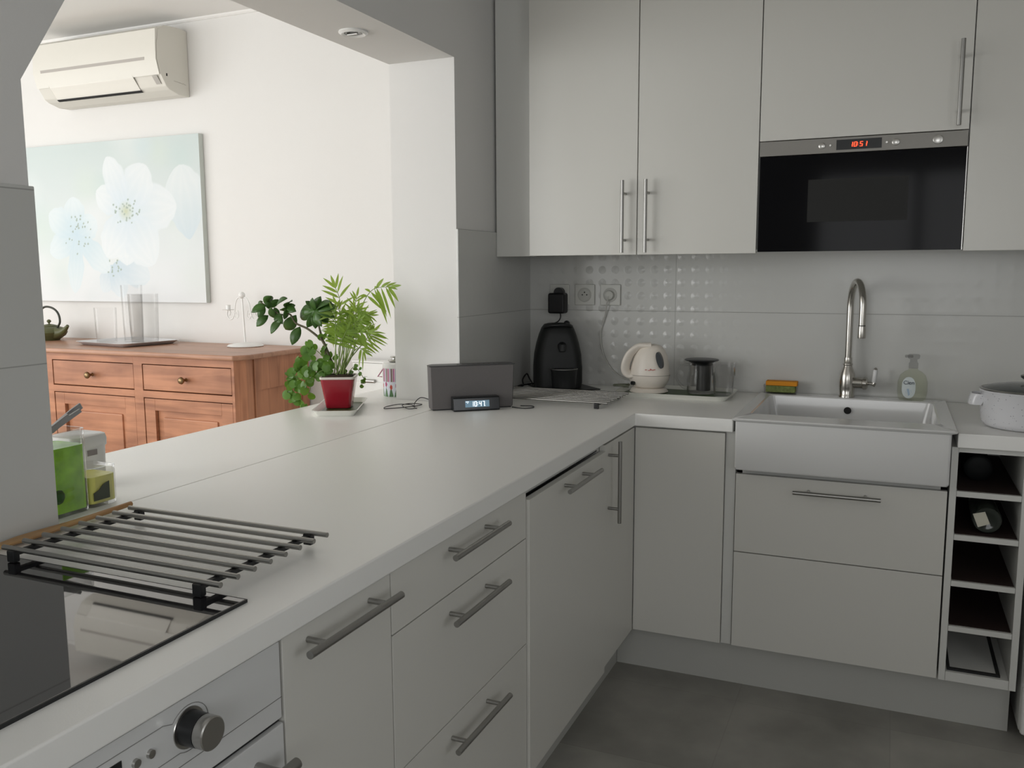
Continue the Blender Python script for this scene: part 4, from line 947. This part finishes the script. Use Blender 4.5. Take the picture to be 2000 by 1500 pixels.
B().tube(smoothpath([(-.284, .612, 1.258), (-.292, .615, 1.22), (-.300, .628, 1.18), (-.318, .628, 1.12), (-.316, .628, 1.06), (-.300, .628, 1.01), (-.270, .628, .965), (-.225, .62, .935), (-.185, .60, .93)], 8), .0028, 8).make('cord', WC, t, 60)

# ---------------------------------------------------------------- kettle tray, kettle, glass jug, tumbler
t = thing('breakfast_tray', (.028, .465, .9003), 'long white tray with green lining on the worktop left of the sink', 'tray', local=True)
tray(t, .195, .112, .018, .016, .004, TRAYW, GREENIN, .03)
t = thing('kettle', (-.095, .47, .9056), 'small cream plastic kettle with big loop handle on the white tray', 'kettle')
kx, ky, kz = -.078, .47, .9062
b = B(); b.lathe([(0, 0), (.068, 0), (.072, .003), (.064, .014), (.052, .017), (0, .017)], (kx, ky, kz), 40); b.make('base', CREAM, t, 50)
b = B(); b.lathe([(0, 0), (.048, 0), (.058, .008), (.068, .028), (.071, .045), (.0705, .052), (.066, .085), (.058, .118), (.047, .142), (.034, .156), (.018, .162), (0, .163)], (kx, ky, kz+.0175), 44, sx=1.0, sy=.88)
for v in b.bm.verts:
    q = (v.co.z-kz)/.17; v.co.x += .010*max(0, q-.3)+(v.co.x-kx)*.09
b.make('body', CREAM, t, 50)
b = B(); b.tube([(kx+.0775*math.cos(a)+.001, ky+.0628*math.sin(a), kz+.0655) for a in [2*PI*k/48 for k in range(49)]], .0009, 6); b.make('seam_ring', M('kettle_seam', (.35, .32, .28), .5), t, 50)
# broad loop handle on the left, as a curved band
hp = smoothpath([(kx+.010, ky-.012, kz+.176), (kx-.030, ky-.022, kz+.172), (kx-.062, ky-.034, kz+.146), (kx-.078, ky-.040, kz+.110), (kx-.079, ky-.040, kz+.082), (kx-.066, ky-.034, kz+.066), (kx-.050, ky-.028, kz+.062)], 6)
secs = []
for i, p in enumerate(hp):
    d = (hp[min(i+1, len(hp)-1)]-hp[max(i-1, 0)]).normalized(); s_ = Vector((.5, .86, 0)); n = d.cross(s_).normalized(); s_ = n.cross(d).normalized()
    secs.append([p+s_*.021*math.cos(a)+n*.0115*math.sin(a) for a in [2*PI*k/16 for k in range(16)]])
B().loft(secs).make('handle', CREAM, t, 60)
b = B(); b.loft([[Vector((kx+.052+dx, ky-.050+dy, kz+z)) for z, dx, dy in [(0.125+.030*math.sin(a)+.0, .010*math.cos(a)-.30*.030*math.sin(a)*.9, .004*math.cos(a)+.10*.03*math.sin(a)+off)for a in [2*PI*k/20 for k in range(20)]]] for off in (-.0075, .012)])
b.make('water_window', M('dark_window', (.035, .04, .045), .3), t, 40)
b = B()
for q, (x, z) in enumerate(((.001, .0885), (.012, .0865), (.019, .0890), (.026, .0880), (.032, .0895))): b.box(kx+x, kx+x+.006, ky-.0640+abs(x)*.14, ky-.0600+abs(x)*.14, kz+z, kz+z+.0016)
b.box(kx+.020, kx+.0215, ky-.0625, ky-.058, kz+.088, kz+.0935)
b.make('red_mark', M('red_print', (.55, .06, .04), .5), t)
B().tube([(kx-.045, ky-.045, kz+.035), (kx-.052, ky-.053, kz+.037)], [.008, .007], 16).make('switch', BLACK, t, 50)
B().tube(smoothpath([(kx-.075, ky-.01, .9235), (kx-.105, ky-.02, .9275), (kx-.135, ky+.0, .9245), (kx-.135, ky+.03, .9215), (kx-.10, ky+.03, .9240), (kx-.08, ky+.01, .928)], 8), .0045, 8).make('kettle_cord', M('olive_grey_cord', (.13, .14, .10), .5), t, 60)
t = thing('glass_jug', (.100, .50, .9056), 'clear glass jug with flat black lid and inner filter on the tray beside the kettle', 'jug')
jx, jy, jz = .112, .50, .9062
B().lathe([(0, 0), (.047, 0), (.052, .005), (.053, .05), (.046, .085), (.048, .118), (.0462, .118), (.0442, .085), (.0512, .05), (.050, .006), (0, .004)], (jx, jy, jz), 40).make('glass_body', CLEAR2, t, 50)
B().lathe([(0, .128), (.060, .127), (.063, .1245), (.060, .122), (.047, .119), (.040, .112), (.040, .105), (0, .105)], (jx, jy, jz), 40).make('lid', BLACK, t, 50)
B().lathe([(0, .012), (.026, .012), (.028, .104), (0, .104)], (jx+.008, jy, jz), 28).make('filter', M('dark_filter', (.05, .05, .047), .35), t, 50)
B().tube(smoothpath([(jx-.045, jy-.02, jz+.108), (jx-.075, jy-.035, jz+.100), (jx-.085, jy-.04, jz+.06), (jx-.062, jy-.03, jz+.025), (jx-.046, jy-.02, jz+.02)], 6), .0052, 10).make('handle', CLEAR2, t, 60)
t = tag(B().lathe([(0, 0), (.033, 0), (.034, .004), (.0375, .075), (.0415, .079), (.0425, .122), (.0408, .122), (.0398, .082), (.0358, .078), (.0318, .010), (0, .010)], (.205, .430, .9062), 40).make('tumbler', CLEAR2, None, 50), 'clear glass tumbler at the right end of the long white tray', 'glass')
# sponge in a clear tub, soap
t = thing('sponge', (.387, .612, .9), 'orange and green scouring sponge standing on the worktop at the sink corner', 'sponge')
sx, sy, sz = .386, .592, .9135
t.location = (sx, sy, sz); ORG[t.name] = Vector((sx, sy, sz))
B().box(sx-.052, sx+.052, sy-.022, sy+.022, sz, sz+.024, .003).make('foam', M('green_foam', (.20, .24, .08), .9, noise=.3, nscale=120, bump=.6, bscale=500), t, 40)
B().box(sx-.052, sx+.058, sy-.022, sy+.022, sz+.0245, sz+.0405, .002).make('scourer', M('orange_scourer', (.75, .29, .02), .85, bump=.5, bscale=600), t, 40)
t = tag(B().loft([[p+Vector((sx, sy, 0)) for p in rr(-hx, hx, -hy, hy, .006, z, 3)] for hx, hy, z in ((.056, .027, .9095), (.060, .030, .9400), (.0585, .0285, .9400), (.0545, .0255, .9120))]).make('sponge_dish', CLEAR, None, 40), 'shallow clear plastic dish holding the sponge behind the sink', 'dish')
t = thing('soap_bottle', (.822, .585, .9090), 'clear pump bottle of pale soap with an oval white label behind the sink', 'soap bottle')
bx, by, bz = .824, .582, .9090
SOAP = glass('pale_soap', (.97, .98, .93), .95, .05)
b = B(); b.lathe([(0, 0), (.040, 0), (.044, .004), (.048, .03), (.047, .065), (.040, .087), (.026, .100), (.016, .104), (.014, .110), (0, .110)], (bx, by, bz), 40, sx=1.0, sy=.55); b.make('bottle_body', SOAP, t, 50)
PUMP = glass('clear_pump', (.95, .95, .95), .88, .1)
B().lathe([(0, 0), (.015, 0), (.015, .018), (.012, .021), (.011, .030), (.018, .034), (.020, .044), (.016, .048), (0, .048)], (bx, by, bz+.1105), 28).make('pump', PUMP, t, 50)
B().box(bx-.028, bx-.002, by-.008, by+.008, bz+.147, bz+.156, .003).make('pump_nozzle', PUMP, t, 40)
def lab(u, v):
    dx, dz = u-.5, v-.3
    if v < .45 and (dx*1.3)**2+(dz*1.6)**2 < .07 and math.sin(u*23+v*9) > -.4: return (.38, .50, .62)
    return (.66, .72, .72)
def lp(u, v):
    zc = v*2-1; hw = .0215*math.sqrt(max(.0001, 1-abs(zc)**2.6)); x = -.012+(u*2-1)*hw; z = .045+zc*.037
    q = .048 if z < .065 else .048-(z-.065)*.32
    return (bx+x, by-.55*math.sqrt(max(0, q*q-x*x))-.0010, bz+z)
painted('label', 1, 1, 40, 50, lab, lp, vcolmat('soap_label', .4), t)
text('brand_name', 'Cien', .0185, M('label_ink', (.01, .02, .05), .5), t, Matrix.Translation((0, 0, 0)) @ frontm(bx-.012, by-.0282, bz+.062))
# saucepan
t = thing('saucepan', (1.118, .175, .9003), 'speckled white enamel saucepan with glass lid at the right picture edge', 'saucepan')
ENM = M('speckled_enamel', (.72, .72, .74), .2, coat=.4); n, l = NT(ENM)
tc = n.new('ShaderNodeTexCoord'); vo = n.new('ShaderNodeTexVoronoi'); vo.inputs['Scale'].default_value = 110; l.new(tc.outputs['Object'], vo.inputs['Vector'])
cr_ = n.new('ShaderNodeValToRGB'); cr_.color_ramp.elements[0].position = .08; cr_.color_ramp.elements[0].color = (.30, .30, .34, 1); cr_.color_ramp.elements[1].position = .20; cr_.color_ramp.elements[1].color = (.72, .72, .74, 1)
l.new(vo.outputs['Distance'], cr_.inputs[0]); l.new(cr_.outputs[0], n['Principled BSDF'].inputs['Base Color'])
qx, qy = 1.119, .175
B().lathe([(0, 0), (.095, 0), (.108, .005), (.116, .018), (.120, .045), (.122, .103), (.1245, .106), (.122, .109), (.119, .106), (.116, .045), (.105, .012), (0, .008)], (qx, qy, .9003), 56).make('pan_body', ENM, t, 50)
B().lathe([(.123, .1095), (.124, .113), (.119, .1145), (.117, .1105)], (qx, qy, .9003), 56, close=True).make('lid_rim', STEEL2, t, 50)
LG = glass('lid_glass', (.8, .82, .82), .75, .04, .2)
B().lathe([(.117, .1135), (.095, .121), (.05, .128), (.012, .130), (0, .130)], (qx, qy, .9003), 56).make('lid_glass', LG, t, 50)
B().lathe([(.010, .130), (.009, .138), (.020, .146), (.021, .152), (.012, .156), (0, .1565)], (qx, qy, .9003), 24).make('lid_knob', STEEL2, t, 50)
for sg in (-1, 1):
    hh = smoothpath([(qx+sg*.117, qy-.036, 0), (qx+sg*.136, qy-.034, 0), (qx+sg*.147, qy-.016, 0), (qx+sg*.147, qy+.016, 0), (qx+sg*.136, qy+.034, 0), (qx+sg*.117, qy+.036, 0)], 5)
    B().loft([[Vector((p.x+sg*(.0028*math.cos(a)-.004*math.sin(a)), p.y, .980+.0165*math.sin(a))) for a in [2*PI*k/14 for k in range(14)]] for p in hh]).make('handle', ENM, t, 60)
